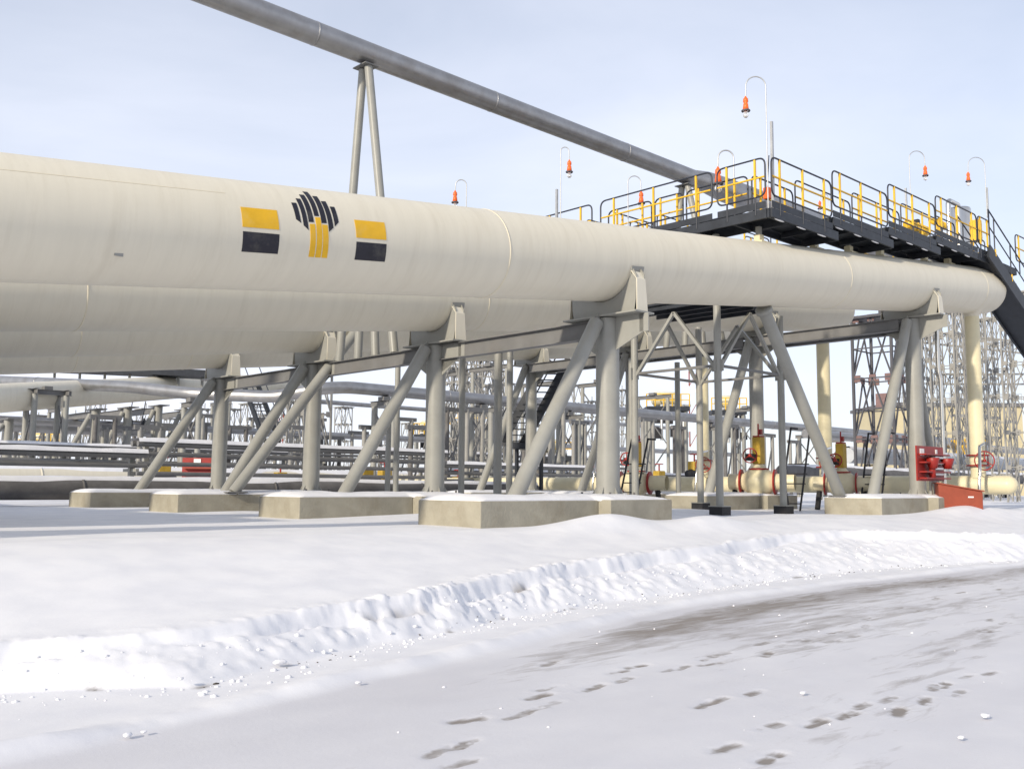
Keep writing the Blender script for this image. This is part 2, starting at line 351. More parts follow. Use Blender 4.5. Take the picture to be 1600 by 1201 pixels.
def make_ground():
    xs = list(np.arange(1.2, 8, .03)); x = xs[-1]; s = .03
    while x < 30: s = min(s*1.012, .075); x += s; xs.append(x)
    while x < 2500: s *= 1.12; x += s; xs.append(x)
    x = xs[0]; s = .03
    while x > -2500: s *= 1.15; x -= s; xs.insert(0, x)
    ys = list(np.arange(1.6, 10.6, .03)); x = ys[-1]; s = .03
    while x < 2500: s *= 1.09; x += s; ys.append(x)
    x = ys[0]; s = .03
    while x > -2500: s *= 1.15; x -= s; ys.insert(0, x)
    xs = np.array(xs); ys = np.array(ys)
    X, Y = np.meshgrid(xs, ys)
    Z, t, ry, fy, cy = height(X, Y)
    ice = np.zeros(X.shape); film_shade = np.zeros(X.shape); earth = np.zeros(X.shape)
    road = np.clip((ry-.12-Y)/.3, 0, 1)
    ice = road*(np.exp(-((Y-(ry-.72))/.45)**2)*(.50+.8*fbm(X*.6, X*0+4, 3, 91))*np.clip((X-3.5)/3, 0, 1)+np.exp(-((Y-(ry-1.9))/1.0)**2)*(.30+.75*fbm(X*.22, Y*5, 3, 63))*np.clip((X-4)/4, .4, 1)+np.exp(-((Y-(ry-3.4))/.45)**2)*(.15+.7*fbm(X*.22, Y*6, 3, 67)))
    film_shade = np.clip((ry-.10-Y)/.15, 0, 1)*(.25+.75*fbm(X*.5, Y*1.6, 4, 33))*(.75+.6*np.exp(-((Y-(ry-.7))/.7)**2)*np.clip((X-3)/5, 0, 1))+np.clip((fy-Y)/.3, 0, 1)*.12
    for (fx, fyy, a, dp) in FOOT:
        m = (np.abs(X-fx) < .3) & (np.abs(Y-fyy) < .3)
        if not m.any(): continue
        dx = (X[m]-fx)*math.cos(a)+(Y[m]-fyy)*math.sin(a); dy = -(X[m]-fx)*math.sin(a)+(Y[m]-fyy)*math.cos(a)
        wv = .052-.012*np.cos(dx*20); k = np.clip(1.25-np.sqrt((dx/.145)**2+(dy/wv)**2), 0, 1); k = np.clip(k*2.2, 0, 1)*np.clip(fbm(X[m]*14, Y[m]*14, 2, int(abs(fx*100)))*3.0-.1, .45, 1)
        Z[m] -= k*.010*dp; ice[m] = np.maximum(ice[m], k*(.75+.5*dp))
        rim = np.exp(-((np.sqrt((dx/.145)**2+(dy/wv)**2)-1.25)/.2)**2); Z[m] += rim*.002
    gap = np.exp(-((Y-(cy-.15))/.05)**2)*np.clip(fbm(X*2.2, X*0+1, 3, 51)*4-2.35, 0, 1)*((X > 4.5) & (X < 9))
    earth = np.clip(gap*1.5, 0, 1)
    spot = np.exp(-((Y-(fy-.02))/.035)**2)*np.clip(vnoise(X*7, X*0+5, 61)*5-4.1, 0, 1); earth = np.maximum(earth, spot)
    ny, nx = X.shape
    co = np.stack([X, Y, Z], -1).reshape(-1, 3)
    idx = np.arange(ny*nx).reshape(ny, nx)
    q = np.stack([idx[:-1, :-1], idx[:-1, 1:], idx[1:, 1:], idx[1:, :-1]], -1).reshape(-1, 4)
    me = bpy.data.meshes.new('snow_ground'); me.vertices.add(len(co)); me.vertices.foreach_set('co', co.ravel())
    me.loops.add(q.size); me.loops.foreach_set('vertex_index', q.ravel().astype(np.int32))
    me.polygons.add(len(q)); me.polygons.foreach_set('loop_start', np.arange(0, q.size, 4, dtype=np.int32)); me.polygons.foreach_set('loop_total', np.full(len(q), 4, dtype=np.int32))
    me.polygons.foreach_set('use_smooth', np.ones(len(q), dtype=bool)); me.update()
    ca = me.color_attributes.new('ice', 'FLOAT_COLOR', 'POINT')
    ca.data.foreach_set('color', np.stack([ice, film_shade, earth, np.ones_like(ice)], -1).ravel().astype(np.float32))
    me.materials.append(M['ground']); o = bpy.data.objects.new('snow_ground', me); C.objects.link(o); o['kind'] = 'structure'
make_ground()
def gz(x, y): return float(height(np.array([[x]], float), np.array([[y]], float))[0][0, 0])

# ------------------------------------------------------------------ the four big pipes
Y0, DY, PZ, SL, RP = 11.54, 4.914, 3.903, 0.1152, 0.71
def axz(x): return PZ+SL*x
dvec = A(1, 0, SL); dvec = dvec/np.linalg.norm(dvec); nvec = A(0, -1, 0); uvec = A(-SL, 0, 1); uvec = uvec/np.linalg.norm(uvec)
def pp(s, ph, y, R=RP):      # point on pipe: distance along axis, angle up from the camera-side horizontal
    return A(0, y, PZ)+dvec*s+(nvec*math.cos(R_(ph))+uvec*math.sin(R_(ph)))*R
ORD = ['nearest the road', 'second from the road', 'third from the road', 'farthest from the road']
LOGO = {'decal_yellow': [[(5.75, 17.3), (6.256, 17.3), (6.256, -3.5), (5.745, -3.5)], [(7.434, 15), (7.938, 15), (7.938, -5.2), (7.436, -5.2)],
                         [(6.715, 5.5), (6.793, 5.7), (6.801, -29.4), (6.716, -29.4)], [(6.812, 13.5), (6.892, 13.7), (6.9, -29.5), (6.816, -29.5)], [(6.905, 5.9), (6.988, 5.9), (7.0, -29.5), (6.915, -29.5)]],
        'decal_black': [[(5.75, -7.8), (6.258, -8.2), (6.258, -28.4), (5.752, -28.2)], [(7.438, -9.5), (7.94, -9.7), (7.948, -29.8), (7.44, -29.4)],
                        [(6.515, 29.1), (6.588, 29.4), (6.586, 5.7), (6.519, 9.4)], [(6.614, 36.2), (6.682, 36.3), (6.69, -1.3), (6.622, 3.3)], [(6.708, 43.9), (6.783, 44.2), (6.782, 7.8), (6.706, 7.6)],
                        [(6.811, 51.8), (6.886, 52), (6.878, 15.1), (6.808, 15)], [(6.908, 43.8), (6.983, 44.2), (6.98, 7.9), (6.902, 7.6)], [(6.998, 36.1), (7.072, 36.5), (7.077, 3.4), (7.005, -1.3)], [(7.101, 29.1), (7.173, 29.3), (7.172, 10.2), (7.103, 5)]]}
def decal(polys, mname, part, parent, y):
    b = MB()
    for q in polys:
        n = 12; vs = []
        for i in range(n+1):
            t = i/n
            l = A(q[0])*(1-t)+A(q[3])*t; r = A(q[1])*(1-t)+A(q[2])*t
            vs += [pp(l[0], l[1], y, RP+.004), pp(r[0], r[1], y, RP+.004), pp(l[0], l[1], y, RP-.01), pp(r[0], r[1], y, RP-.01)]
        fs = []
        for i in range(n):
            a = i*4; c = a+4
            fs += [(a, a+1, c+1, c), (a, c, c+2, a+2), (a+1, a+3, c+3, c+1)]
        fs += [(0, 2, 3, 1), (n*4, n*4+1, n*4+3, n*4+2)]
        b.add(vs, fs)
    return b.build(part, mname, parent)
for i in range(4):
    y = Y0+DY*i
    lab = ['big cream pipe with black and yellow emblem, nearest the road', 'big cream pipe directly behind the one with the emblem', 'big cream pipe, third of the four from the road', 'big cream pipe, farthest of the four on columns'][i]
    t = thing('gas_pipe', lab, 'pipe', (13.4, y, 0), 'large parallel cream pipes')
    S0, S1 = -13, 31.3
    b = MB(); b.tube([pp(s, 0, y, 0) for s in np.linspace(S0, S1, 24)], RP, 72, cap=False); b.build('pipe_shell', 'cream', t)
    cp = MB(); cp.lathe(pp(S1, 0, y, 0), dvec, [(0, RP), (.06, RP*.99), (.16, RP*.93), (.25, RP*.78), (.32, RP*.5), (.35, RP*.2), (.355, 0)], 48); cp.build('end_cap', 'cream', t)
    for s in ([10.34, 21.5, 29.9] if i == 0 else [4.0+i*1.7, 15.5-i*1.1, 24+i*.7]):
        MB().lathe(pp(s-.015, 0, y, 0), dvec, [(0, RP-.002), (.004, RP+.006), (.026, RP+.006), (.03, RP-.002)], 72).build('weld_seam', 'weld', t)
    if i == 0:
        fl = decal(LOGO['decal_yellow'][0:1], 'decal_yellow', 'flag_emblem', t, y); decal(LOGO['decal_black'][0:1], 'decal_black', 'black_stripe', fl, y)
        em = decal(LOGO['decal_black'][2:], 'decal_black', 'tree_emblem', t, y); decal(LOGO['decal_yellow'][2:], 'decal_yellow', 'yellow_stem', em, y)
        fl = decal(LOGO['decal_yellow'][1:2], 'decal_yellow', 'flag_emblem', t, y); decal(LOGO['decal_black'][1:2], 'decal_black', 'black_stripe', fl, y)
        MB().tube([pp(q, 33, y, RP-.004) for q in (-13, 2, 5.6)], .009, 6).build('weld_seam', 'weld', t)
        MB().box(pp(4.25, -38, y, RP+.002), (.10, .008, .05)).build('smudge_patch', 'post', t)  # added thin box standing for a grey smudge on the pipe side

# ------------------------------------------------------------------ column supports
def saddle_poly(x, zc, cap):
    h = zc-cap-.0
    pts = [(-.80, -h), (-.80, -.42*h-.12), (-.735, .18)]
    for a in np.linspace(R_(14), -math.pi-R_(14), 20):
        pts.append((-(RP+.012)*math.cos(a), (RP+.012)*math.sin(a)))
    pts += [(.735, .18), (.80, -.42*h-.12), (.80, -h)]
    return [(x, p[0], zc+p[1]) for p in pts]
def support(cx, y, capz, foot_dx, label, group, beam=True, wide=False):
    t = thing('pipe_support', label, 'pipe support', (cx, y, GZ), group)
    zb = 1.16; zc = axz(cx)
    b = MB().tube([(cx, y, zb-.05), (cx, y, capz-.03)], .213, 28, cap=False)
    col = b.build('column', 'post', t)
    for k in range(6):
        a = k*math.pi/3+.3; u = A(math.cos(a), math.sin(a), 0); v = A(-math.sin(a), math.cos(a), 0)
        p = A(cx, y, zb)
        MB().prism([p+u*.2-v*.008, p+u*.31-v*.008, p+u*.31-v*.008+A(0, 0, .04), p+u*.2-v*.008+A(0, 0, .22)], v*.016).build('base_gusset', 'post', t)
    MB().box((cx, y, zb+.012), (.8, .8, .022)).build('base_plate', 'beam', t)
    for k in range(4):
        MB().tube([(cx+(.33 if k % 2 else -.33), y+(.33 if k > 1 else -.33), zb+.02), (cx+(.33 if k % 2 else -.33), y+(.33 if k > 1 else -.33), zb+.11)], .022, 6).build('anchor_bolt', 'dirty', t)
    fz = zb+.02; tx = cx-.30
    br = MB().tube([(cx-foot_dx, y, fz-.06), (tx, y, capz-.12)], .135, 22); br.build('brace', 'post', t)
    MB().bar((tx-.18, y, capz-.42), (tx+.14, y, capz-.06), .018, .30, (0, 0, 1)).build('brace_gusset', 'post', t)
    cp = MB().box((cx, y, capz), (.52, 1.74, .03))
    cp.build('cap_plate', 'post', t)
    for sgn in (-1, 1):
        if sgn > 0 and beam: continue
        sg = MB()
        q = [(cx, y+sgn*.19, capz-.0165), (cx, y+sgn*.84, capz-.0165), (cx, y+sgn*.84, capz-.34), (cx, y+sgn*.19, capz-.62)]
        sg.prism([A(p)-A(.01, 0, 0) for p in q], (.02, 0, 0))
        if sgn < 0: sg.bar((cx, y-.85, capz-.345), (cx, y-.85, capz-.018), .2, .02, (1, 0, 0))
        sg.build('cap_bracket', 'post', t)
    # saddle: curved pad, two webs and the outer cheeks
    s = MB(); pad = []
    for k, aa in enumerate(np.linspace(-166, -14, 33)):
        for dx in (-.17, .17):
            for rr in (RP+.004, RP+.022):
                c = A(0, y, PZ)+dvec*((cx+dx)/dvec[0]); pad.append(c+(nvec*math.cos(R_(aa))+uvec*math.sin(R_(aa)))*rr)
    fs = []
    for k in range(32):
        a = k*4; c = a+4; fs += [(a, a+2, c+2, c), (a+1, c+1, c+3, a+3), (a, c, c+1, a+1), (a+2, a+3, c+3, c+2)]
    s.add(pad, fs); sa = s.build('saddle', 'post', t)
    for dx in (-.11, .11):
        wb = MB()
        poly = saddle_poly(cx+dx, axz(cx+dx), capz+.0165)
        n = len(poly)
        # fan strip between outer outline and circle: build as quads left/right halves
        zc2 = axz(cx+dx); base = capz+.0165
        arcp = [(cx+dx, y-(RP+.02)*math.cos(a), zc2-(RP+.02)*math.sin(a)) for a in np.linspace(R_(17), math.pi-R_(17), 25)]
        outp = []
        for p in arcp:
            yy = p[1]-y; outp.append((cx+dx, y+max(-.78, min(.78, yy*1.13)), base if abs(yy) < .66 else base+(zc2-.34-base)*min(1, max(0, (abs(yy)-.66)/.035))))
        vs = []
        for p, q in zip(arcp, outp): vs += [A(p)-A(.008, 0, 0), A(q)-A(.008, 0, 0), A(p)+A(.008, 0, 0), A(q)+A(.008, 0, 0)]
        fs = []
        for k in range(24):
            a = k*4; c = a+4; fs += [(a, a+1, c+1, c), (a+2, c+2, c+3, a+3), (a+1, a+3, c+3, c+1)]
        wb.add(vs, fs); wb.build('web_plate', 'post', sa)
    for sg_ in (-1, 1):
        ck = MB()
        z0 = capz+.016; z1 = zc-.27
        ck.prism([(cx-.15, y+sg_*.80, z0), (cx+.15, y+sg_*.80, z0), (cx+.12, y+sg_*.775, z1-.15), (cx+.16, y+sg_*.68, z1), (cx-.16, y+sg_*.68, z1), (cx-.12, y+sg_*.775, z1-.15)], (0, sg_*.016, 0))
        ck.build('cheek_plate', 'cream', sa)
    if beam:
        bm = MB(); z = capz-.20
        offs = (-.33, .33) if wide else (0,)
        for o in offs: bm.ibeam((cx+o, y+.22, z), (cx+o, y+DY-.22, z), .32, .20, .014)
        if wide:
            for k in range(4): bm.bar((cx-.33, y+1+k*.95, z), (cx+.33, y+1+k*.95, z), .01, .2)
        bm.build('cross_beam', 'beam', t)
        for yy, sg_ in ((y+.2, 1), (y+DY-.2, -1)):
            MB().prism([(cx-.01, yy, z-.16), (cx-.01, yy+sg_*.55, z-.16), (cx-.01, yy, z-.50)], (.02, 0, 0)).build('knee_plate', 'post', t)
    return t
def foundation(cx, y, back, label, group):
    t = thing('concrete_footing', label, 'footing', (cx, y, GZ), group)
    b = MB(); x0 = cx-back; x1 = cx-1.1
    b.prism([(x0+.08, y-.74, GZ-.5), (x0+.08, y-.74, 1.14), (x0, y-.66, 1.14), (x0, y+.74, 1.14), (x0, y+.74, GZ-.5), (x0, y-.66, GZ-.5)][0:0] or [(x0, y-.74, GZ-.6), (x1, y-.74, GZ-.6), (x1, y+.74, GZ-.6), (x0, y+.74, GZ-.6)], (0, 0, 1.14-GZ+.6))
    b.build('strip_block', 'concrete', t, bevel=.014)
    MB().prism([(x1+.003, y-1.0, GZ-.6), (cx+.55, y-1.0, GZ-.6), (cx+.55, y+.95, GZ-.6), (x1+.003, y+.95, GZ-.6)], (0, 0, 1.15-GZ+.6)).build('pad_block', 'concrete', t, bevel=.014)
    # snow lying on top
    nx, ny = 46, 20; vs = []; fs = []
    def top(u, v):
        X = x0+.02+(cx+.53-x0-.02)*u; w_ = .72 if X < x1 else .96
        Yv = y-.72+1.44*v if X < x1 else y-.98+1.91*v
        e = min(u*(cx+.53-x0), (1-u)*(cx+.53-x0), v*1.44, (1-v)*1.44)
        h = .012+.09*(1-math.exp(-e*6))*(0.55+0.9*float(fbm(np.array(X*1.3+y), np.array(Yv*1.3), 3, 5)))
        return X, Yv, 1.145+h
    for i in range(nx+1):
        for j in range(ny+1): vs.append(top(i/nx, j/ny))
    for i in range(nx):
        for j in range(ny): a = i*(ny+1)+j; fs.append((a, a+ny+1, a+ny+2, a+1))
    rim = [i*(ny+1) for i in range(nx+1)]; k0 = len(vs)
    m = MB(); m.add(vs, fs, True)
    border = [(i, 0) for i in range(nx+1)]+[(nx, j) for j in range(1, ny+1)]+[(i, ny) for i in range(nx-1, -1, -1)]+[(0, j) for j in range(ny-1, 0, -1)]
    bv = []
    for (i, j) in border: p = vs[i*(ny+1)+j]; bv += [p, (p[0], p[1], 1.13)]
    nb = len(border); m.add(bv, [(2*k, 2*k+1, 2*((k+1) % nb)+1, 2*((k+1) % nb)) for k in range(nb)], True)
    m.build('snow_cover', 'snow', t)
    return t
XA, XB = 13.39, 26.06
POS = ['under the pipe nearest the road', 'under the second pipe from the road', 'under the third pipe from the road', 'under the pipe farthest from the road']
ga = 'front row of braced columns under the big pipes'; gb = 'back row of braced columns under the big pipes'
sa_ = support(XA, Y0, 4.43, 2.35, 'beige braced column at centre, '+POS[0], ga)
fa_ = foundation(XA, Y0, 3.72, 'golden-lit concrete footing in the snow '+POS[0]+', centre', 'front row of concrete footings')
for i in (1, 2, 3):
    s = dup(sa_, (XA, Y0+DY*i, GZ), 'beige braced column left of centre, '+POS[i])
    if i == 3:
        for ch in list(s.children):
            if ch.name.startswith(('cross_beam', 'knee_plate')): bpy.data.objects.remove(ch)
    dup(fa_, (XA-.05*i, Y0+DY*i, GZ), 'snow-topped concrete footing left of centre, '+POS[i])
sb_ = support(XB, Y0, 6.0, 2.62, 'tall braced column at right beside the red fire board, '+POS[0], gb, wide=True)
fb_ = foundation(XB, Y0, 3.66, 'concrete footing at right behind the red sand box, '+POS[0], 'back row of concrete footings')
for i in (1, 2, 3):
    s = dup(sb_, (XB, Y0+DY*i, GZ), 'tall braced column right of centre, '+POS[i]+', rear row')
    if i == 3:
        for ch in list(s.children):
            if ch.name.startswith(('cross_beam', 'knee_plate')): bpy.data.objects.remove(ch)
    dup(fb_, (XB, Y0+DY*i, GZ), 'stained concrete footing right of centre, '+POS[i]+', rear row')
# inclined struts clamped to the pipes
def strut(p, q, r, label, px=None):
    p = A(p); q = A(q)
    t = thing('inclined_strut', label, 'strut', (p[0], p[1], p[2]), 'inclined struts between footing and pipe')
    MB().tube([p, q], r, 20).build('strut_tube', 'post', t)
    MB().box(p+A(0, 0, .01), (.5, .45, .025)).build('foot_plate', 'beam', t)
    d = (q-p)/np.linalg.norm(q-p)
    MB().lathe(q-d*.12, d, [(0, r), (0, r*1.35), (.1, r*1.35), (.1, r)], 20).build('clamp_collar', 'post', t)
strut((10.95, 20.75, 1.18), (14.35, 20.62, 5.55), .13, 'long leaning strut at left crossing in front of the third column')
strut((22.6, 11.95, 1.18), (18.7, 11.6, 5.33), .14, 'leaning strut right of centre, foot on the right footing, rising left')
strut((28.7, 12.1, .95), (26.9, 12.0, 6.2), .10, 'dark leaning strut beside the tall right column')

# ------------------------------------------------------------------ overhead clad pipe on trestles
def ovr(x): k = (x-13.39)/12.67; return A(x, 19.38-.34*k, 12.03-.28*k)
t = thing('overhead_pipe', 'dark metal-clad pipe crossing the sky above the cream pipes', 'pipe', ovr(XA))
r1 = .285
MB().tube([ovr(x) for x in np.linspace(-22, 26.9, 30)], r1, 36, cap=True).build('pipe_run', 'clad', t)
o_ = ovr(27)
MB().tube([ovr(26.5), o_+A(.2, -.02, .03), o_+A(1.0, -.2, -.10), o_+A(1.9, -.3, -.15), o_+A(4, -.3, -.15), o_+A(25, -.3, -.15)], [.285, .36, .42, .43, .43, .43], 36).build('reducer_run', 'clad', t)
for x in (3.2, 8.6, 11.9, 17.5, 23.0):
    MB().lathe(ovr(x), ovr(x+1)-ovr(x), [(0, r1), (.002, r1+.006), (.05, r1+.006), (.052, r1)], 36).build('cladding_seam', 'clad', t)
def trestle(x, label):
    c = ovr(x); yb = c[1]-.28
    t = thing('pipe_trestle', label, 'trestle', (x, c[1], 4.4), 'A-frame trestles carrying the overhead pipe')
    zt = c[2]-r1-.08; zb = (4.43 if x < 20 else 6.0)-.03
    for sg in (-1, 1): MB().tube([(x, yb+sg*1.12, zb), (x, c[1]+sg*.12, zt-.03)], .105, 18).build('leg', 'post', t)
    for sg in (-1, 1): MB().tube([(x+.02, yb+sg*.36, zb), (x+.02, yb+.08+sg*.16, zb+3.2)], .10, 18).build('inner_leg', 'post', t)
    MB().box((x, c[1], zt), (.4, .55, .025)).box((x, c[1], zt+.05), (.3, .02, .07)).build('cap_plate', 'beam', t)
trestle(XA, 'tall A-frame trestle rising alone against the sky at upper left')
trestle(XB, 'A-frame trestle standing behind the walkway handrails')

FW = A(F_[0], F_[1], 0); FW = FW/np.linalg.norm(FW); RT = A(RR[0], RR[1], 0); RT = RT/np.linalg.norm(RT)
# ------------------------------------------------------------------ stepped walkway over the pipes
wk = thing('stepped_walkway', 'dark stepped walkway with yellow and black handrails above the big pipes', 'walkway', (17.95, 10.9, 7.3))
def panel(p, q, lo=.28, hi=1.12, parent=None, nb=None, mid=.70, name='handrail'):
    p = A(p); q = A(q); d = q-p; ln = np.linalg.norm(d); Z = A(0, 0, 1)
    b = MB(); b.tube(fillet([p+Z*lo, p+Z*hi, q+Z*hi, q+Z*lo], .17, 5, closed=True), .020, 8, closed=True)
    nn = nb or max(2, int(round(ln/.95)))
    for k in range(nn):
        t = (k+.35)/(nn-.3); c = p+d*t; b.tube([c-Z*.12, c+Z*lo], .02, 8)
    h = b.build(name, 'drail', parent or wk)
    y = MB(); y.tube([p+Z*mid+d*.01, q+Z*mid-d*.01], .022, 8)
    for k in range(nn):
        t = (k+.35)/(nn-.3); c = p+d*t; y.bar(c+Z*lo, c+Z*hi, .045, .035)
    y.build('yellow_rail', 'yellow', h); return h
def deck(x0, x1, y0, y1, z, name='deck'):
    b = MB()
    b.box(((x0+x1)/2, (y0+y1)/2, z-.02), (x1-x0-.1, y1-y0-.1, .03))
    h = .20
    b.bar((x0, y0, z-h/2+.0), (x1, y0, z-h/2), .05, h, (0, 0, 1)).bar((x0, y1, z-h/2), (x1, y1, z-h/2), .05, h, (0, 0, 1))
    b.bar((x0+.002, y0+.03, z-h/2-.003), (x0+.002, y1-.03, z-h/2-.003), .05, h, (0, 0, 1)).bar((x1-.002, y0+.03, z-h/2-.003), (x1-.002, y1-.03, z-h/2-.003), .05, h, (0, 0, 1))
    L_ = x1-x0 > y1-y0; n = int(max(x1-x0, y1-y0)/.8)
    for k in range(1, n):
        t = k/n
        if L_: b.bar((x0+(x1-x0)*t, y0+.03, z-.10), (x0+(x1-x0)*t, y1-.03, z-.10), .04, .12, (0, 0, 1))
        else: b.bar((x0+.03, y0+(y1-y0)*t, z-.10), (x1-.03, y0+(y1-y0)*t, z-.10), .04, .12, (0, 0, 1))
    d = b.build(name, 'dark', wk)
    return d
def toe(p, q, z):
    b = MB(); b.bar((p[0], p[1], z+.085), (q[0], q[1], z+.085), .008, .15, (0, 0, 1)); b.build('toe_board', 'dark', wk)
ZD = [7.30, 7.62, 7.93, 8.24]; XD = [17.95, 20.58, 23.42, 26.27, 29.15]
for k in range(4):
    x0, x1, z = XD[k]+.03, XD[k+1], ZD[k]
    deck(x0, x1+(.25 if k < 3 else 0), 10.9, 11.85, z); toe((x0, 10.88), (x1, 10.88), z); toe((x0 if k else 18.75, 11.87), (x1, 11.87), z)
    panel((x0, 10.88, z), (x1-.03, 10.88, z))
    panel((x0+(.8 if k == 0 else 0.05), 11.87, z), (x1-.03, 11.87, z))
    sn = MB()
    for j in range(3):
        xx = x0+.35+j*.9; sn.sphere((xx, 10.92, z-.205), .05, 8, 5, (4.2, .5, .35))
    sn.build('snow_ledge', 'snow', wk)
# posts standing on the pipe crown
for i, x in enumerate((18.5, 20.9, 22.6, 24.3, 27.0, 28.6)):
    zt = ZD[min(3, sum(x > a for a in XD[1:4]))]; zp = axz(x)+RP
    o = MB().box((x, Y0, (zp+.05+zt-.2)/2), (.10, .10, zt-.2-zp-.05)).build('stub_post', 'post', wk)
    MB().box((x, Y0, zp+.07), (.17, .15, .20)).box((x, Y0-.02, zp-.02), (.32, .30, .06)).build('stub_clamp', 'riser', o)
# cross walkway running away over all four pipes
segs = [(10.9, 15.75), (15.75, 20.6), (20.6, 27.8)]
for (a, b_) in segs: deck(17.95, 18.72, a+.06, b_, 7.295 if a < 15 else 7.29)
for (a, b_) in ((11.0, 12.22), (12.36, 15.66), (15.95, 18.9), (19.05, 22.2), (22.3, 27.6)): panel((17.93, a, 7.3), (17.93, b_, 7.3)); toe((17.93, a), (17.93, b_), 7.3)
for (a, b_) in ((11.95, 13.65), (13.75, 14.6), (14.7, 16.1), (20.2, 24), (24.1, 27.6)): panel((18.74, a, 7.3), (18.74, b_, 7.3))
# second walkway along the next pipes
for j in (1, 2, 3):
    yy = Y0+DY*j
    for k in range(4):
        x0, x1, z = XD[k]+(.85 if k == 0 else .03), XD[k+1], ZD[k]-.02
        deck(x0, x1+(.25 if k < 3 else 0), yy-.45, yy+.45, z)
        panel((x0, yy+.47, z), (x1-.05, yy+.47, z))
        if j == 1: panel((x0, yy-.47, z), (x1-.05, yy-.47, z))
# right end platform
deck(29.18, 32.2, 10.9, 14.6, 8.25); panel((29.2, 10.88, 8.25), (30.1, 10.88, 8.25)); panel((32.2, 11.8, 8.25), (32.2, 14.5, 8.25)); panel((29.3, 14.6, 8.25), (32.1, 14.6, 8.25))
toe((29.2, 10.88), (30.2, 10.88), 8.25)
# lower landing on the four-legged tower
tw = thing('access_tower', 'four-legged beige access tower with inverted V bracing between two pipes', 'tower', (19.7, 13.8, GZ))
LX = (18.4, 21.05); LY = (12.6, 15.0); ZT = 5.55
for x in LX:
    for y in LY:
        g = max(GZ, gz(x, y)); o = MB().tube([(x, y, g+.16), (x, y, ZT if (x > 19 or y > 13) else 7.1)], .085, 16).build('leg', 'post', tw)
        MB().box((x, y, g+.06), (.34, .34, .24)).build('footing_block', 'black', o); MB().box((x, y, g+.19), (.36, .36, .02)).build('base_plate', 'post', o)
ZN = 4.1
for (p, q) in (((18.4, 12.6), (21.05, 12.6)), ((18.4, 15.0), (21.05, 15.0)), ((18.4, 12.6), (18.4, 15.0)), ((21.05, 12.6), (21.05, 15.0))):
    p = A(*p, ZN); q = A(*q, ZN); m = (p+q)/2; m[2] = ZT-.1
    MB().bar(p, q, .06, .06).build('tie_bar', 'beam', tw)
    MB().bar(p-A(0, 0, .12), m, .08, .07).bar(q-A(0, 0, .12), m, .08, .07).build('v_brace', 'post', tw)
    gp = MB()
    gp.box(p, (.03, .3, .26) if abs(p[0]-q[0]) < .1 else (.3, .03, .26)); gp.build('gusset_plate', 'post', tw)
b = MB(); b.box((19.35, 13.75, ZT+.12), (2.3, 2.5, .05))
for k in range(5): b.bar((18.3+k*.5, 12.52, ZT+.04), (18.3+k*.5, 15.0, ZT+.04), .06, .10, (0, 0, 1))
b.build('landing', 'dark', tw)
st = MB()
for s_ in (15.2, 15.95): st.bar((18.2+0, s_-.9, ZT), (18.2, s_-.9, ZT), .01, .01) if False else None
# staircase coming down at the right end
sc = thing('metal_staircase', 'dark steel staircase with thin handrails descending at the right edge', 'staircase', (34, 11.2, GZ))
S_a, S_b = at(1545, 392, y=10.75), at(1606, 484, y=10.75)
sd_ = S_b-S_a; k = (GZ+.2-S_a[2])/sd_[2]
p0, p1 = S_a, S_a+sd_*k
for yy in (10.75, 11.65):
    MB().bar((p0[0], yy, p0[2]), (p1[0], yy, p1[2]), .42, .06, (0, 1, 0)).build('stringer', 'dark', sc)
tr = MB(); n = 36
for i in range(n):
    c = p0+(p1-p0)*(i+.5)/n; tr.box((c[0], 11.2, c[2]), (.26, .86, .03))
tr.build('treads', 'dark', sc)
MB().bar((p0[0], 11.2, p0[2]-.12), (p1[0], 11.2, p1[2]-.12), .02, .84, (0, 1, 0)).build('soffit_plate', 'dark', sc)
for yy in (10.75, 11.65):
    h = MB(); Z = A(0, 0, 1)
    a = A(p0[0]+.1, yy, p0[2]); bb = A(p1[0], yy, p1[2])
    h.tube([a+Z*.5, a+Z*1.25, bb+Z*1.25], .022, 8); h.tube([a+Z*.75, bb+Z*.75], .018, 8)
    hr = h.build('handrail', 'drail', sc); pst = MB(); yl = MB()
    for i in range(13):
        c = a+(bb-a)*(i+.3)/13; pst.tube([c+Z*.1, c+Z*1.22], .02, 8); yl.tube([c+A(0, -.02, .08), c+A(0, -.02, .30)], .024, 8)
    pst.build('baluster', 'drail', hr); yl.build('yellow_socket', 'yellow', hr)
for yy in (11.75,): panel((p0[0]-1.3, yy, 8.25), (p0[0]+.1, yy, 8.25), parent=wk)
panel((32.2, 10.88, 8.25), (33.6, 10.88, 8.25))

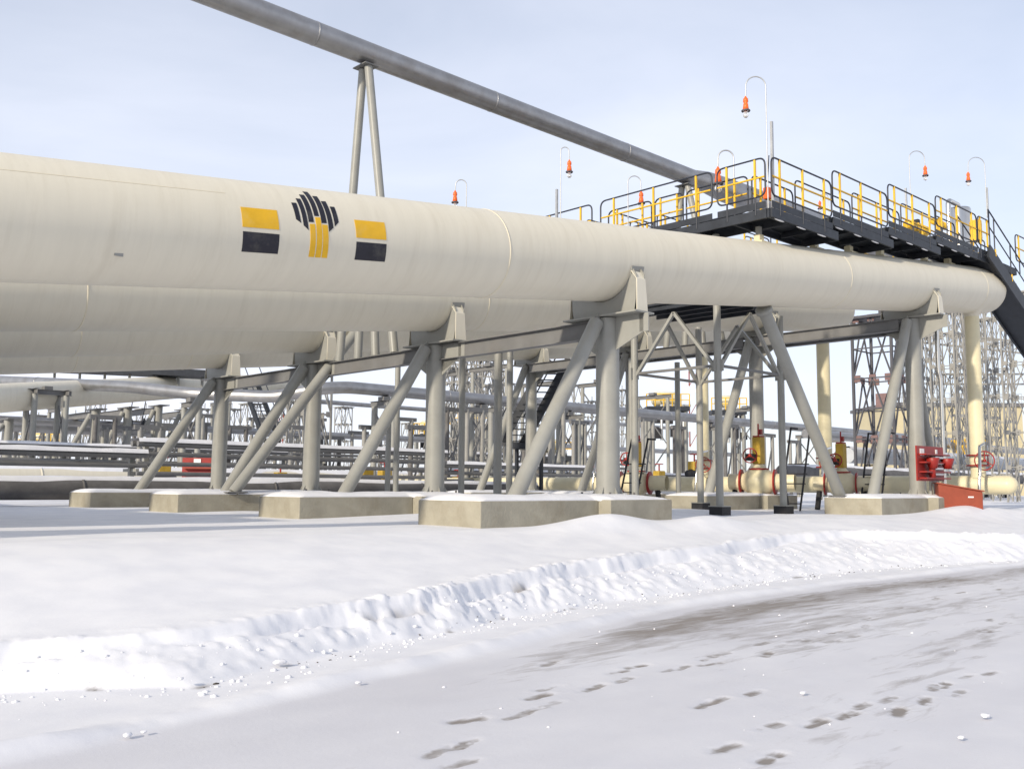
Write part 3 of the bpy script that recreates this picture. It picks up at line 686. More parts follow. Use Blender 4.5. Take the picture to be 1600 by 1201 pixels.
# ------------------------------------------------------------------ orange inspection lamps on goosenecks
def lamp(stem, base_z, top_z, lampx, label, sc_=1.0, channel=None, drop=.28, px=None):
    # stem (x, y); arc in the picture-facing direction
    x, y = stem; t = thing('gooseneck_lamp', label, 'lamp', (x, y, base_z), 'orange lamps on bent poles along the walkway')
    dirv = A(RR[0], RR[1], 0); dirv = dirv/np.linalg.norm(dirv)
    w_ = abs(lampx); sg = 1 if lampx > 0 else -1
    r = w_/2; c = A(x, y, top_z-r)+dirv*sg*r
    pts = [A(x, y, base_z), A(x, y, top_z-r-.3)]+arc(c, -dirv*sg, A(0, 0, 1), r, 0, math.pi, 12)+[A(x, y, top_z-r-drop)+dirv*sg*(w_+.01)]
    MB().tube(pts, .014*sc_, 8).build('gooseneck_pole', 'zinc', t)
    e = pts[-1]; f = .95*sc_
    h = MB().lathe(e+A(0, 0, .06*f), (0, 0, -1), [(0, .012*f), (.04*f, .03*f), (.07*f, .055*f), (.14*f, .06*f), (.17*f, .038*f), (.19*f, .055*f), (.24*f, .06*f), (.33*f, .072*f), (.34*f, .03*f)], 16).build('lamp_housing', 'orange', t)
    MB().ring(e-A(0, 0, .29*f), (0, 0, 1), .085*f, .02*f, 16, 6).build('guard_ring', 'rubber', h)
    MB().sphere(e-A(0, 0, .375*f), .072*f, 14, 9, (1, 1, 1.15)).build('glass_bulb', 'glass', h)
    if channel:
        MB().box((x+channel[0], y+channel[1], (base_z+channel[2])/2), (.055, .055, channel[2]-base_z)).build('channel_post', 'zinc', t)
def L_at(px_stem, py_top, px_lamp, y=None, x=None, basepy=None, label='', ch=None, drop=.28, sc_=1.0):
    a = at(px_stem, py_top, y=y, x=x); d = float((a-EYE)@F_); wd = (px_lamp-px_stem)/FPX*d
    lamp((a[0], a[1]), at(px_stem, basepy, x=a[0])[2], a[2], wd, label, sc_, ch, drop)
L_at(1196, 120, 1165, y=10.98, basepy=330, label='tallest orange lamp, on a pole at the walkway corner', ch=(.12, -.05, at(1204, 192, y=10.98)[2]))
L_at(876, 230, 889, x=17.85, basepy=350, label='orange lamp hanging left of the walkway against the sky', ch=(-.07, .07, at(872, 297, x=17.85)[2]))
L_at(981, 275, 1001, x=18.7, basepy=365, label='orange lamp hanging behind the left walkway handrail')
L_at(729, 281, 712, x=16.5, basepy=340, label='leftmost orange lamp, peeping over the top of the big pipe', drop=.2)
L_at(1146, 235, 1122, x=18.85, basepy=345, label='orange lamp half hidden by the handrail beside the overhead pipe', sc_=1.25)
L_at(1420, 236, 1444, y=13.0, basepy=345, label='orange lamp facing right above the right end of the walkway', ch=(-.1, .1, at(1418, 292, y=13)[2]))
L_at(1538, 246, 1512, y=12.2, basepy=340, label='rightmost orange lamp, above the staircase head', ch=(.1, 0, at(1543, 294, y=12.2)[2]))
L_at(1294, 303, 1281, y=16.9, basepy=350, label='small far orange lamp seen through the middle handrails', sc_=.9, drop=.15)
t = thing('junction_box', 'orange electrical box on the walkway corner post', 'junction box', (18.4, 11.1, 7.6))
MB().box((18.25, 11.15, 7.72), (.14, .14, .26)).build('box_body', 'orange', t, bevel=.02); MB().tube([(18.25, 11.15, 7.85), (18.22, 11.1, 8.2), (18.1, 11.0, 8.5)], .012, 6).build('cable', 'black', t)

# ------------------------------------------------------------------ equipment on the right end platform
e0 = at(1500, 386, y=14.0); e1 = at(1500, 328, y=14.0)
t = thing('insulated_vessel', 'shiny steel-clad upright cylinder on the right end of the walkway', 'vessel', e0)
MB().lathe((e0[0], e0[1], 8.1), (0, 0, 1), [(0, .42), (e1[2]-8.1-.05, .42), (e1[2]-8.1, .40), (e1[2]-8.1+.02, .0)], 32).build('vessel_shell', 'chrome', t)
for zz in (8.7, 9.6): MB().lathe((e0[0], e0[1], zz), (0, 0, 1), [(0, .42), (.005, .428), (.045, .428), (.05, .42)], 32).build('band', 'zinc', t)
MB().tube(fillet([(e0[0]-.9, e0[1], 8.2), (e0[0]-.9, e0[1], e1[2]+.15), (e0[0], e0[1], e1[2]+.15), (e0[0], e0[1], e1[2]-.1)], .2), .09, 14).build('inlet_pipe', 'chrome', t)
t = thing('orange_panel', 'orange yellow cabinet beside the shiny vessel', 'cabinet', at(1521, 360, y=13.6))
c = at(1521, 362, y=13.6); MB().box(c, (.3, .5, .8)).box(c+A(0, -.26, 0), (.2, .03, .6)).build('cabinet_body', 'yellow', t, bevel=.03)
def actuator(c, label, s=1.0, ax=(1, 0, 0)):
    c = A(c); ax = A(ax); t = thing('valve_actuator', label, 'actuator', c, 'yellow horizontal valve actuators')
    MB().lathe(c-ax*.75*s, ax, [(0, 0), (0, .13*s), (.05*s, .16*s), (.5*s, .16*s), (.52*s, .11*s), (.62*s, .11*s)], 18).build('cylinder', 'yellow', t)
    MB().lathe(c+ax*.75*s, -ax, [(0, 0), (0, .15*s), (.03*s, .18*s), (.5*s, .18*s), (.52*s, .11*s), (.62*s, .11*s)], 18).build('spring_can', 'yellow', t)
    MB().box(c, (.3*s, .3*s, .26*s)).build('yoke', 'yellow', t, bevel=.02); MB().tube([c-A(0, 0, .1*s), c-A(0, 0, .5*s)], .07*s, 12).build('stem', 'post', t)
    MB().box(c+A(0, 0, .2*s), (.16*s, .2*s, .16*s)).build('position_box', 'black', t, bevel=.01)
actuator(at(1432, 356, y=15.5), 'yellow actuator behind the right walkway handrail', 1.1)
actuator(at(1468, 350, y=15.5), 'yellow actuator left of the shiny vessel', .8)

# ------------------------------------------------------------------ risers, header, valves
def wheel(c, ax, R, t, name='handwheel', m='red'):
    b = MB().ring(c, ax, R, .018, 28, 8); ax = A(ax)/np.linalg.norm(A(ax)); u = np.cross(ax, A(0, 0, 1)) if abs(ax[2]) < .9 else A(1, 0, 0); u /= np.linalg.norm(u); v = np.cross(ax, u)
    for k in range(3):
        a = k*2*math.pi/3+.5; b.tube([A(c), A(c)+(u*math.cos(a)+v*math.sin(a))*R], .014, 6)
    b.lathe(A(c)-ax*.05, ax, [(0, 0), (0, .045), (.1, .045), (.1, 0)], 12)
    return b.build(name, m, t)
XR = 30.2
hd = thing('collecting_header', 'pale yellow ground pipe with domed end at the right', 'pipe', (XR, 10.6, 1.5))
pr = [(0, 0), (0.02, .12), (.08, .2), (.18, .26), (.25, .275), (34, .275)]
MB().lathe((XR, 10.45, 1.5), (0, 1, 0), pr, 32).build('header_shell', 'riser', hd)
for i in range(4):
    y = Y0+DY*i; t = thing('riser_pipe', ['bright yellow vertical riser pipe at the right edge with red valve wheel', 'beige vertical riser pipe left of the tall right column', 'vertical riser pipe of the third big pipe, rear right', 'vertical riser pipe of the farthest big pipe'][i], 'riser', (XR, y, 1.5), 'vertical riser pipes at the pipe ends')
    MB().tube([(XR, y, 1.7), (XR, y, axz(XR)-.6)], .215, 26, cap=False).build('riser_tube', 'riser', t)
    MB().lathe((XR, y, axz(XR)-RP-.12), (0, 0, 1), [(0, .215), (.1, .24), (.2, .34)], 26).build('nozzle', 'cream', t)
    v = MB().lathe((XR, y, 2.06), (0, 0, 1), [(0, .22), (.0, .30), (.035, .30), (.035, .22), (.12, .25), (.2, .25), (.30, .22), (.30, .30), (.335, .30), (.335, .21)], 26).build('gate_valve', 'riser', t)
    MB().lathe((XR, y, 2.055), (0, 0, 1), [(0, .2), (0, .325), (.04, .325), (.04, .2)], 26).lathe((XR, y, 2.355), (0, 0, 1), [(0, .2), (0, .325), (.04, .325), (.04, .2)], 26).tube([(XR+.3, y-.18, 2.07), (XR+.3, y-.18, 2.38)], .02, 6).build('flange', 'red', v)
    MB().tube([(XR-.15, y-.1, 2.2), (XR-.62, y-.42, 2.2)], .03, 8).build('valve_spindle', 'red', v); wheel((XR-.63, y-.43, 2.2), (-.8, -.6, 0), .27, v)
    dr = [(XR-.05, y-.2, 2.72), (XR-.75, y-.35, 2.62), (XR-1.05, y-.45, 1.95), (XR-1.15, y-.45, 1.45), (XR-1.15, y-.45, 1.0)]
    MB().tube(fillet(dr, .12), .045, 10).build('drain_pipe', 'chrome', t)
t = thing('impulse_line', 'thin polished upright tube right of the tall column', 'pipe', (27.0, 11.0, 1))
MB().tube(fillet([(26.95, 11.25, 5.9), (26.95, 11.25, 4.6), (27.0, 11.22, 4.4), (27.0, 11.22, .9)], .1), .055, 12).build('tube_run', 'chrome', t)
def valve_station(c, label, s=1.0, up='yellow', seed=0):
    c = A(c); t = thing('ball_valve', label, 'valve', (c[0], c[1], GZ), 'ball valves with yellow gear on the ground pipes')
    ax = A(.35, -.94, 0); ax /= np.linalg.norm(ax)
    MB().lathe(c-ax*1.1*s, ax, [(0, .30*s), (.5*s, .30*s), (.62*s, .36*s), (.8*s, .5*s), (1.1*s, .56*s), (1.4*s, .5*s), (1.58*s, .36*s), (1.7*s, .30*s), (2.4*s, .30*s)], 28).build('valve_body', 'riser', t)
    for o in (-.62, .62):
        MB().lathe(c+ax*(o-.06)*s, ax, [(0, .3*s), (0, .47*s), (.05*s, .47*s), (.05*s, .3*s)], 28).build('flange', 'red', t)
    b = MB().box(c+A(0, 0, 1.15*s), (.34*s, .34*s, 1.0*s)); b.build('gear_column', 'yellow_shade', t, bevel=.02)
    MB().lathe(c+A(0, 0, .45*s), (0, 0, 1), [(0, .34*s), (.22*s, .14*s), (.3*s, .14*s)], 20).build('bonnet', 'riser', t)
    MB().lathe(c+A(0, 0, .44*s), (0, 0, 1), [(0, .2), (0, .37*s), (.06*s, .37*s), (.06*s, .2)], 22).build('bonnet_ring', 'red', t)
    for sg in (-1, 1): MB().bar(c+ax*sg*.9*s-A(0, 0, .3*s), c+ax*sg*1.0*s-A(0, 0, c[2]-GZ), .12, .1).build('stand_leg', 'black', t)
    MB().box(c+A(-.3*s, .1, .9*s), (.35*s, .3*s, .25*s)).tube([c+A(-.3*s, .1, .9*s), c+A(-.75*s, -.1, .95*s)], .03, 8).build('gearbox', 'black', t)
    wheel(c+A(-.78*s, -.1, .95*s), (-1, -.25, 0), .26*s, t)
    MB().tube([c+A(0, 0, 1.6*s), c+A(0, 0, 2.15*s)], .03*s, 8).box(c+A(0, 0, 1.68*s), (.3*s, .3*s, .05*s)).box(c+A(.15*s, 0, 1.85*s), (.14*s, .1*s, .2*s)).build('indicator', 'red', t)
valve_station((25.4, 16.0, 1.55), 'ball valve with red ring flange and yellow gear column, centre right', .8)
valve_station((26.4, 13.9, 1.5), 'yellow topped ball valve behind the right leaning strut', .7)
valve_station((23.6, 19.2, 1.5), 'yellow geared valve left of the tower legs', .75)
# short ladders over the pipes
def stile(c, label, h=1.5):
    c = A(c); t = thing('step_ladder', label, 'ladder', c, 'black step-over ladders by the valves')
    for sg in (-1, 1):
        MB().tube([c+A(-.55, sg*.3, 0), c+A(.1, sg*.3, h+.3), c+A(.45, sg*.3, h+.3)], .028, 8).build('rail', 'black', t)
    b = MB()
    for k in range(5): b.box(c+A(-.5+k*.11, 0, .2+k*.27), (.18, .56, .03))
    b.build('steps', 'black', t)
stile((24.6, 14.2, GZ), 'black step-over ladder right of the near tower leg', 2.0); stile((26.8, 13.0, GZ), 'black step-over ladder behind the right leaning strut', 1.9); stile((22.2, 18.0, GZ), 'black step-over ladder left of the tower legs', 1.7)

# ------------------------------------------------------------------ fire point
c = A(25.6, 10.75, 0); n_ = A(-.55, -.83, 0); n_ /= np.linalg.norm(n_); sdv = A(-n_[1], n_[0], 0)
def fb(px, py, dd=0.0): return at(px, py, y=10.85)+n_*dd
t = thing('fire_board', 'red fire equipment board on the tall right column', 'fire board', at(1450, 740, y=10.85))
P0 = at(1431, 697, y=10.9); P1 = at(1472, 697, y=10.9); pb = at(1431, 752, y=10.9)
W = P1[0]-P0[0]; cx_ = (P0[0]+P1[0])/2; zt, zb = P0[2], pb[2]
MB().box((cx_, 10.9, (zt+zb)/2+.02), (W, .04, zt-zb)).build('back_board', 'red', t)
for i, zz in enumerate((.22, .45, .72, .9)):
    MB().box((cx_+.05, 10.80, zt-(zt-zb)*zz), (W*.92, .22, .035)).build('shelf', 'red', t)
for xx in (-.36, -.28, .22): MB().box((cx_+xx*W, 10.872, zt-.14), (.11, .012, .18)).build('notice', 'white', t)
for k in range(4): MB().box((cx_+W*.12, 10.78, zt-(zt-zb)*(.3+.16*k)), (W*.3, .10, .05)).build('tool', 'white', t)
for sg in (-1, 1): MB().lathe((cx_+W*(.1+sg*.28), 10.70, zt-(zt-zb)*.62), (0, 0, 1), [(0, 0), (0, .10), (.26, .17), (.27, .16), (.05, .02)], 18).build('fire_bucket', 'rust' if 0 else 'red', t)
MB().lathe((cx_-W*.15, 10.74, zt-(zt-zb)*.88), (0, 0, 1), [(0, 0), (0, .08), (.3, .08), (.37, .03), (.4, .03)], 16).build('extinguisher', 'red', t)
MB().bar((cx_+.1, 10.94, GZ-.2), (cx_+.1, 10.94, zt), .06, .06).build('post', 'post', t)
dpt = 25.0; u_ = (RT*.97-FW*.24); u_ = u_/np.linalg.norm(u_); v_ = A(-u_[1], u_[0], 0)
a = at(1466, 754, d=dpt); wd_ = 62/FPX*dpt/.98; h0 = a[2]; zr = at(1528, 767, d=dpt)[2]; g0 = A(a[0], a[1], 0)
t = thing('sand_box', 'faded red fire sand box with sloping lid in the snow', 'sand box', (a[0], a[1], GZ))
MB().prism([g0+A(0, 0, .3), g0+u_*wd_+A(0, 0, .3), g0+u_*wd_+A(0, 0, zr-.02), g0+A(0, 0, h0-.02)], v_*.6).build('box_body', 'rust', t, bevel=.01)
pl_ = g0+v_*.3+A(0, 0, h0); MB().bar(pl_-u_*.04, g0+v_*.3+u_*(wd_+.04)+A(0, 0, zr), .68, .03, (0, 0, 1)).build('lid', 'rust', t)
MB().box(g0+u_*(wd_-.28)-v_*.004+A(0, 0, zr-.15), (.13, .006, .035), [u_, v_, A(0, 0, 1)]).build('stencil_mark', 'white', t)

# ------------------------------------------------------------------ plant in the background
FW = A(F_[0], F_[1], 0); FW = FW/np.linalg.norm(FW); RT = A(RR[0], RR[1], 0); RT = RT/np.linalg.norm(RT)
def atd(px, py, d): return at(px, py, d=d)
def lattice(px, halfpx, topy, d, label, m='lattice', plates=None, n=None, group='lattice masts of the plant', w=None, head=True):
    p = atd(px, topy, d); wd = w or halfpx*2/FPX*d/1.25; x, y = p[0], p[1]; H = p[2]; z0 = GZ
    t = thing('lattice_mast', label, 'lattice mast', (x, y, z0), group)
    h = wd/2; r = max(.03, wd*.03)
    cs = [(x-h, y-h), (x+h, y-h), (x+h, y+h), (x-h, y+h)]
    for c in cs: MB().box((c[0], c[1], (z0+H)/2), (r*2, r*2, H-z0)).build('leg', m, t)
    n = n or max(3, int(round((H-z0)/(wd*1.35)))); st = (H-z0)/n; b = MB(); g = MB()
    for i in range(n):
        za = z0+i*st; zb = za+st; zm = (za+zb)/2
        for k in range(4):
            a, c = cs[k], cs[(k+1) % 4]; mid = ((a[0]+c[0])/2, (a[1]+c[1])/2)
            b.bar((a[0], a[1], zb), (c[0], c[1], zb), r*1.1, r*1.1)
            b.bar((a[0], a[1], za), (mid[0], mid[1], zb), r*1.1, r*1.1).bar((c[0], c[1], za), (mid[0], mid[1], zb), r*1.1, r*1.1)
            b.bar((a[0], a[1], zm), (c[0], c[1], zm), r, r) if plates else None
            e = A(c[0]-a[0], c[1]-a[1], 0)/wd
            for q in (A(a[0], a[1], zb)+e*wd*.10, A(c[0], c[1], zb)-e*wd*.10, A(mid[0], mid[1], zb)):
                (MB() if plates else b).box(q, (wd*.17, r*.9, wd*.17), [e, A(-e[1], e[0], 0), A(0, 0, 1)]).build('gusset_plate', plates, t) if plates else b.box(q, (wd*.17, r*.9, wd*.17), [e, A(-e[1], e[0], 0), A(0, 0, 1)])
    b.build('bracing', m, t)
    if head:
        hb = MB()
        hb.box((x, y, H+r), (wd*1.25, wd*1.25, r*2)).tube([(x, y, H), (x, y, H+wd*.5)], r*1.2, 8)
        hb.build('head_frame', m, t)
    return t
LM = [(485, 30, 585, 62, 'grey lattice mast half hidden by the third column at left'), (537, 12, 637, 105, 'small grey lattice mast alone between the third and second column'),
      (603, 8, 660, 130, 'tiny lattice mast seen beyond the leaning brace left of centre'), (362, 13, 640, 84, 'lattice mast right behind the far left column'),
      (392, 14, 632, 88, 'lattice mast between the two left leaning tubes'), (418, 11, 650, 100, 'lattice mast left of the third column, far away'),
      (150, 14, 622, 74, 'lattice mast among the far left posts'), (182, 10, 660, 110, 'small lattice mast far left beneath the far pipe'),
      (708, 20, 578, 66, 'lattice mast just right of the second column'), (750, 19, 562, 72, 'tall lattice mast left of the twin tower posts'),
      (790, 12, 600, 92, 'lattice mast right of the twin tower posts'), (897, 12, 603, 105, 'lattice mast left of the central column'),
      (862, 11, 640, 120, 'far low lattice mast left of the central column'), (972, 10, 610, 110, 'lattice mast just right of the central column')]
for q in LM: lattice(*q)
lattice(1375, 39, 500, 55, 'dark lattice mast with red brown plates right of centre', 'lattice_dark', 'plate_red')
for q in [(1476, 23, 472, 58, 'pale lattice mast right of the tall right column'), (1514, 19, 480, 66, 'pale lattice mast partly behind the yellow riser'),
 (1588, 24, 462, 50, 'pale lattice mast at the right picture edge under the stairs')]: lattice(*q)
# truss linking the mast heads
def truss(p, q, h, label):
    p = A(p); q = A(q); t = thing('truss_bridge', label, 'truss', (p+q)/2, 'truss bridges between masts')
    b = MB(); n = 8; Z = A(0, 0, h)
    b.bar(p, q, .1, .1).bar(p+Z, q+Z, .1, .1)
    for i in range(n): a = p+(q-p)*i/n; c = p+(q-p)*(i+1)/n; b.bar(a, c+Z, .06, .06).bar(a, a+Z, .06, .06)
    b.build('truss_frame', 'lattice', t)
truss(atd(690, 585, 70), atd(795, 590, 70), .8, 'pale truss linking masts behind the twin tower posts')
truss(atd(1440, 535, 60), atd(1600, 552, 60), .7, 'pale truss between the masts at the right edge')
truss(atd(1460, 600, 58), atd(1600, 600, 58), .6, 'lower pale truss between the masts at the right edge')

def run(pts, r, label, m='clad', name='clad_pipe', n=18, snow=False, fil=.6, group='clad pipes in the background'):
    pts = [A(p) for p in pts]; t = thing(name, label, 'pipe', pts[0], group)
    f = fillet(pts, fil) if len(pts) > 2 else pts
    o = MB().tube(f, r, n).build('pipe_run', m, t)
    L_ = 0
    for a, b in zip(pts[:-1], pts[1:]):
        ln = np.linalg.norm(b-a); k = int(ln/6)
        for i in range(1, k): c = a+(b-a)*i/k; MB().lathe(c, (b-a), [(0, r), (.0, r+.012), (.08, r+.012), (.08, r)], n).build('cladding_seam', m, t)
    if snow:
        s = MB()
        for a, b in zip(pts[:-1], pts[1:]):
            ln = np.linalg.norm(b-a); k = max(2, int(ln/1.2)); side = np.cross((b-a)/ln, A(0, 0, 1)); vs = []; fs = []
            for i in range(k+1):
                c = a+(b-a)*i/k; w = r*(.45+.35*random.random()) if random.random() > .12 else r*.1
                vs += [c+side*w+A(0, 0, math.sqrt(r*r-w*w)-.01), c+side*w*.6+A(0, 0, r+.05+.05*random.random()), c-side*w*.6+A(0, 0, r+.05+.05*random.random()), c-side*w+A(0, 0, math.sqrt(r*r-w*w)-.01)]
            for i in range(k):
                for q in range(3): fs.append((i*4+q, i*4+q+1, i*4+q+5, i*4+q+4))
            s.add(vs, fs, True)
        s.build('snow_cover', 'snow', t)
    return t
YA = 40.0; zA = 6.15
run([atd(-60, 592, 59), atd(200, 604, 50), atd(300, 615, 48), atd(430, 620, 47.5), atd(498, 607, 47), (atd(560, 607, 47)[0], YA, zA), (104, YA, zA)], .30, 'long dented silver pipe on trestles behind the columns')
run([(at(480, 626, y=62)), (at(480, 626, y=62)[0]+45, 62, at(480, 626, y=62)[2]), ], .17, 'thin silver pipe above the small lattice mast')
z_ = at(500, 679, y=60)[2]; run([(-5, 60, z_), (95, 60, z_)], .22, 'silver pipe crossing in front of the small lattice mast')
z_ = at(110, 666, y=62)[2]; run([(-30, 64, z_), (28, 64, z_)], .36, 'silver pipe far left, upper of three'); z_ = at(110, 695, y=66)[2]; run([(-30, 67, z_), (40, 67, z_)], .22, 'silver pipe far left, lower of three')
z_ = at(110, 676, y=66)[2]; run([(-30, 66, z_), (24, 66, z_)], .09, 'thin pipe far left between two thicker ones')
z_ = at(1330, 683, y=33)[2]; run([(58, 33, z_), (140, 33, z_)], .30, 'bright silver pipe between the riser and the dark mast')
z_ = at(1340, 712, y=27)[2]; run([(52, 27, z_), (92, 27, z_)], .44, 'thick pale grey insulated pipe low at right', 'blueinsul', 'insulated_pipe', snow=True, group='insulated pipes near the ground')
z_ = at(1340, 740, y=23)[2]; run([(40, 24, z_), (80, 24, z_)], .34, 'dark insulated pipe under the pale thick one at right', 'dirty', 'insulated_pipe', snow=True, group='insulated pipes near the ground')
run([(-8, 29.0, 1.2), (29, 29.0, 1.2)], .30, 'dark insulated pipe lying along the snow behind the footings', 'dirty', 'insulated_pipe', snow=True, group='insulated pipes near the ground')
run([at(-40, 760, y=36), (24, 36, 1.3)], .30, 'grey insulated pipe on the ground at far left', 'blueinsul', 'insulated_pipe', snow=True, group='insulated pipes near the ground')
run([(30, 36, 1.25), (58, 36, 1.25)], .34, 'grey snow-covered pipe behind the valves', 'blueinsul', 'insulated_pipe', snow=True, group='insulated pipes near the ground')
run([(8, 45, 1.6), (60, 45, 1.6)], .5, 'thick pale snow-covered pipe behind the second column', 'cream', 'insulated_pipe', snow=True, group='insulated pipes near the ground')
# trestles
def portal(x, y, zt, w, dp, label, r=.14, cross=True):
    t = thing('low_trestle', label, 'trestle', (x, y, GZ), 'low trestles carrying the silver pipes')
    for sx in ((-1, 1) if w else (0,)):
        for sy in ((-1, 1) if dp else (0,)):
            MB().tube([(x+sx*w/2, y+sy*dp/2, GZ-.2), (x+sx*w/2, y+sy*dp/2, zt-.15)], r, 14).build('post', 'post', t)
    b = MB()
    if dp:
        for sx in ((-1, 1) if w else (0,)): b.ibeam((x+sx*w/2, y-dp/2-.35, zt-.02), (x+sx*w/2, y+dp/2+.35, zt-.02), .26, .2)
    if w: b.ibeam((x-w/2-.3, y-(dp/2 if dp else 0)+.2, zt-.02), (x+w/2+.3, y-(dp/2 if dp else 0)+.2, zt-.02), .24, .2)
    b.build('cap_beam', 'beam', t)
    if cross and dp:
        for sx in ((-1, 1) if w else (0,)):
            c = MB()
            for k in range(2):
                z0 = GZ+.4+k*(zt-GZ-.8)/2; z1 = z0+(zt-GZ-.8)/2
                c.bar((x+sx*w/2, y-dp/2, z0), (x+sx*w/2, y+dp/2, z1), .07, .07).bar((x+sx*w/2, y+dp/2, z0), (x+sx*w/2, y-dp/2, z1), .07, .07)
            c.build('cross_brace', 'beam', t)
    MB().box((x, y, zt+.2), (.4, .5, .2)).build('pipe_shoe', 'beam', t)
p = atd(73, 620, 49); portal(p[0], p[1], atd(73, 613, 49)[2], 1.5, 1.2, 'four-post trestle under the silver pipe at far left')
for px, lab in ((300, 'trestle left of the far left column'), (600, 'trestle behind the second leaning brace'), (752, 'trestle behind the twin tower posts'), (888, 'trestle left of the central column'), (1110, 'trestle behind the access tower'), (1262, 'trestle left of the beige riser')):
    if px == 300: q = atd(300, 620, 48); portal(q[0], q[1], q[2]-.35, 0, 1.6, lab+', carrying the long dented pipe')
    else: q = at(px, 640, y=YA); portal(q[0], YA, zA-.62, 0, 1.6, lab+', carrying the long dented pipe', .16)
for px, dd, lab in ((160, 66, 'posts beneath the far pipe, left'), (168, 60, 'pair of pale posts far left'), (246, 62, 'posts left of the far left column, rear'), (1300, 78, 'short post pair right of the beige riser')):
    q = atd(px, 700, dd); portal(q[0], q[1], atd(px, 668 if px < 1000 else 688, dd)[2], 0, 1.4, lab, .17)
# low cable and pipe rack with snow
def rack(x0, x1, y, z, levels, label, m='beam'):
    t = thing('pipe_rack', label, 'pipe rack', (x0, y, GZ), 'low racks of thin pipes under snow')
    for k in range(levels):
        for j in (0, 1):
            MB().tube([(x0, y+j*.5, z-k*.34), (x1, y+j*.5, z-k*.34)], .075 if k else .10, 10).build('thin_pipe', m, t)
    nn = int((x1-x0)/5)+1
    for i in range(nn):
        xx = x0+.4+(x1-x0-.8)*i/max(1, nn-1); MB().bar((xx, y+.25, GZ-.3), (xx, y+.25, z-.1), .16, .16).bar((xx, y-.25, z-.15-.34*(levels-1)), (xx, y+.8, z-.15-.34*(levels-1)), .1, .1).build('rack_post', 'post', t)
    s = MB(); vs = []; fs = []; k = int((x1-x0)/.5)
    for i in range(k+1):
        X = x0+(x1-x0)*i/k; h = .05+.10*float(fbm(np.array(X*.9+y), np.array(1.2), 3, 3)); vs += [(X, y-.13, z+.06), (X, y-.08, z+.1+h), (X, y+.58, z+.1+h), (X, y+.63, z+.06)]
    for i in range(k):
        for q in range(3): fs.append((i*4+q, i*4+4+q, i*4+5+q, i*4+q+1))
    s.add(vs, fs, True).build('snow_cover', 'snow', t)
    return t
rack(-6, 13.5, 31.5, at(150, 704, y=31.5)[2]-.1, 2, 'snow-topped thin pipes on posts across the far left')
rack(13.8, 27.5, 33, 2.75, 4, 'snow-topped rack of thin pipes between the left and central columns')
rack(28, 40, 34, 2.3, 3, 'snow-topped thin pipe rack left of the central column')
rack(33, 60, 42, 2.2, 2, 'dark thin pipe rack behind the access tower')
rack(28, 64, 52, 3.6, 3, 'distant snow-topped rack behind the tower legs')
rack(6, 30, 50, 3.2, 3, 'distant snow-topped rack behind the third column')
# far pipe bank and its walkway
t = thing('gas_pipe', 'far cream pipe of another bank at the left edge', 'pipe', atd(0, 620, 47))
MB().tube([atd(-120, 632, 42), atd(0, 622, 47), atd(290, 604, 62), atd(460, 600, 73)], .71, 40).build('pipe_shell', 'cream', t)
t = thing('far_walkway', 'dark walkway seen edge-on above the far pipe at left', 'walkway', atd(200, 582, 60))
a = atd(66, 574, 58); b = atd(335, 586, 60); MB().bar(a, b, 1.6, .42, (0, 0, 1)).build('deck', 'dark', t)
for i in range(7): c = a+(b-a)*(i+.5)/7; MB().bar(c-A(0, 0, .2), c-A(0, 0, .75), .12, .12).build('deck_post', 'post', t)
def fstair(p, q, w, label):
    p = A(p); q = A(q); t = thing('metal_staircase', label, 'staircase', q)
    for s_ in (-1, 1): MB().bar(p+RT*s_*w/2, q+RT*s_*w/2, .10, .34, (0, 0, 1)).build('stringer', 'dark', t)
    b = MB(); n = int(np.linalg.norm(p-q)/.28)
    for i in range(n): c = p+(q-p)*(i+.5)/n; b.box(c, (w, .24, .03), [RT, FW, A(0, 0, 1)])
    b.build('treads', 'dark', t); h = MB()
    for s_ in (-1, 1): h.tube([p+RT*s_*w/2+A(0, 0, 1.1), q+RT*s_*w/2+A(0, 0, 1.1)], .03, 6)
    h.build('handrail', 'drail', t)
fstair(atd(873, 560, 40), atd(800, 694, 40), .9, 'black steep staircase seen between the second and central column')
fstair(atd(390, 596, 55), atd(425, 690, 52), .8, 'black steep staircase behind the left leaning tubes')
fstair(atd(216, 655, 60), atd(200, 745, 58), .8, 'black steep staircase far left')
q = atd(800, 696, 40); q2 = atd(850, 700, 40)
t = thing('stair_landing', 'dark landing at the foot of the black staircase', 'landing', q); MB().bar(q, q2, 1.2, .25, (0, 0, 1)).build('deck', 'dark', t)
for k in range(2): MB().bar(q+RT*(.2+k*1.0), A((q+RT*(.2+k*1.0))[0], (q+RT*(.2+k*1.0))[1], GZ), .12, .12).build('post', 'dark', t)
# right hand side: building, crane
bl = atd(1392, 700, 112); br = atd(1600, 700, 112); w0 = (br-bl); w0[2] = 0; ww = np.linalg.norm(w0); w0 = w0/ww; zt = atd(1480, 634, 112)[2]
t = thing('plant_building', 'long beige building with dark roof edge behind the right masts', 'building', (bl+br)/2)
c = (bl+br)/2; fwd = A(-w0[1], w0[0], 0)
if fwd@FW < 0: fwd = -fwd
MB().box((c+fwd*6)*A(1, 1, 0)+A(0, 0, zt/2), (ww, 12, zt), [w0, fwd, A(0, 0, 1)]).build('wall', 'beige_wall', t)
MB().box((c+fwd*6)*A(1, 1, 0)+A(0, 0, zt+.2), (ww+.6, 12.6, .4), [w0, fwd, A(0, 0, 1)]).build('roof', 'roof', t)
for i in range(6):
    MB().box((bl+w0*(1.4+i*2.5)-fwd*.05)*A(1, 1, 0)+A(0, 0, zt*.30), (1.2, .12, 1.8), [w0, fwd, A(0, 0, 1)]).build('window', 'lattice_dark', t)
rr_ = MB()
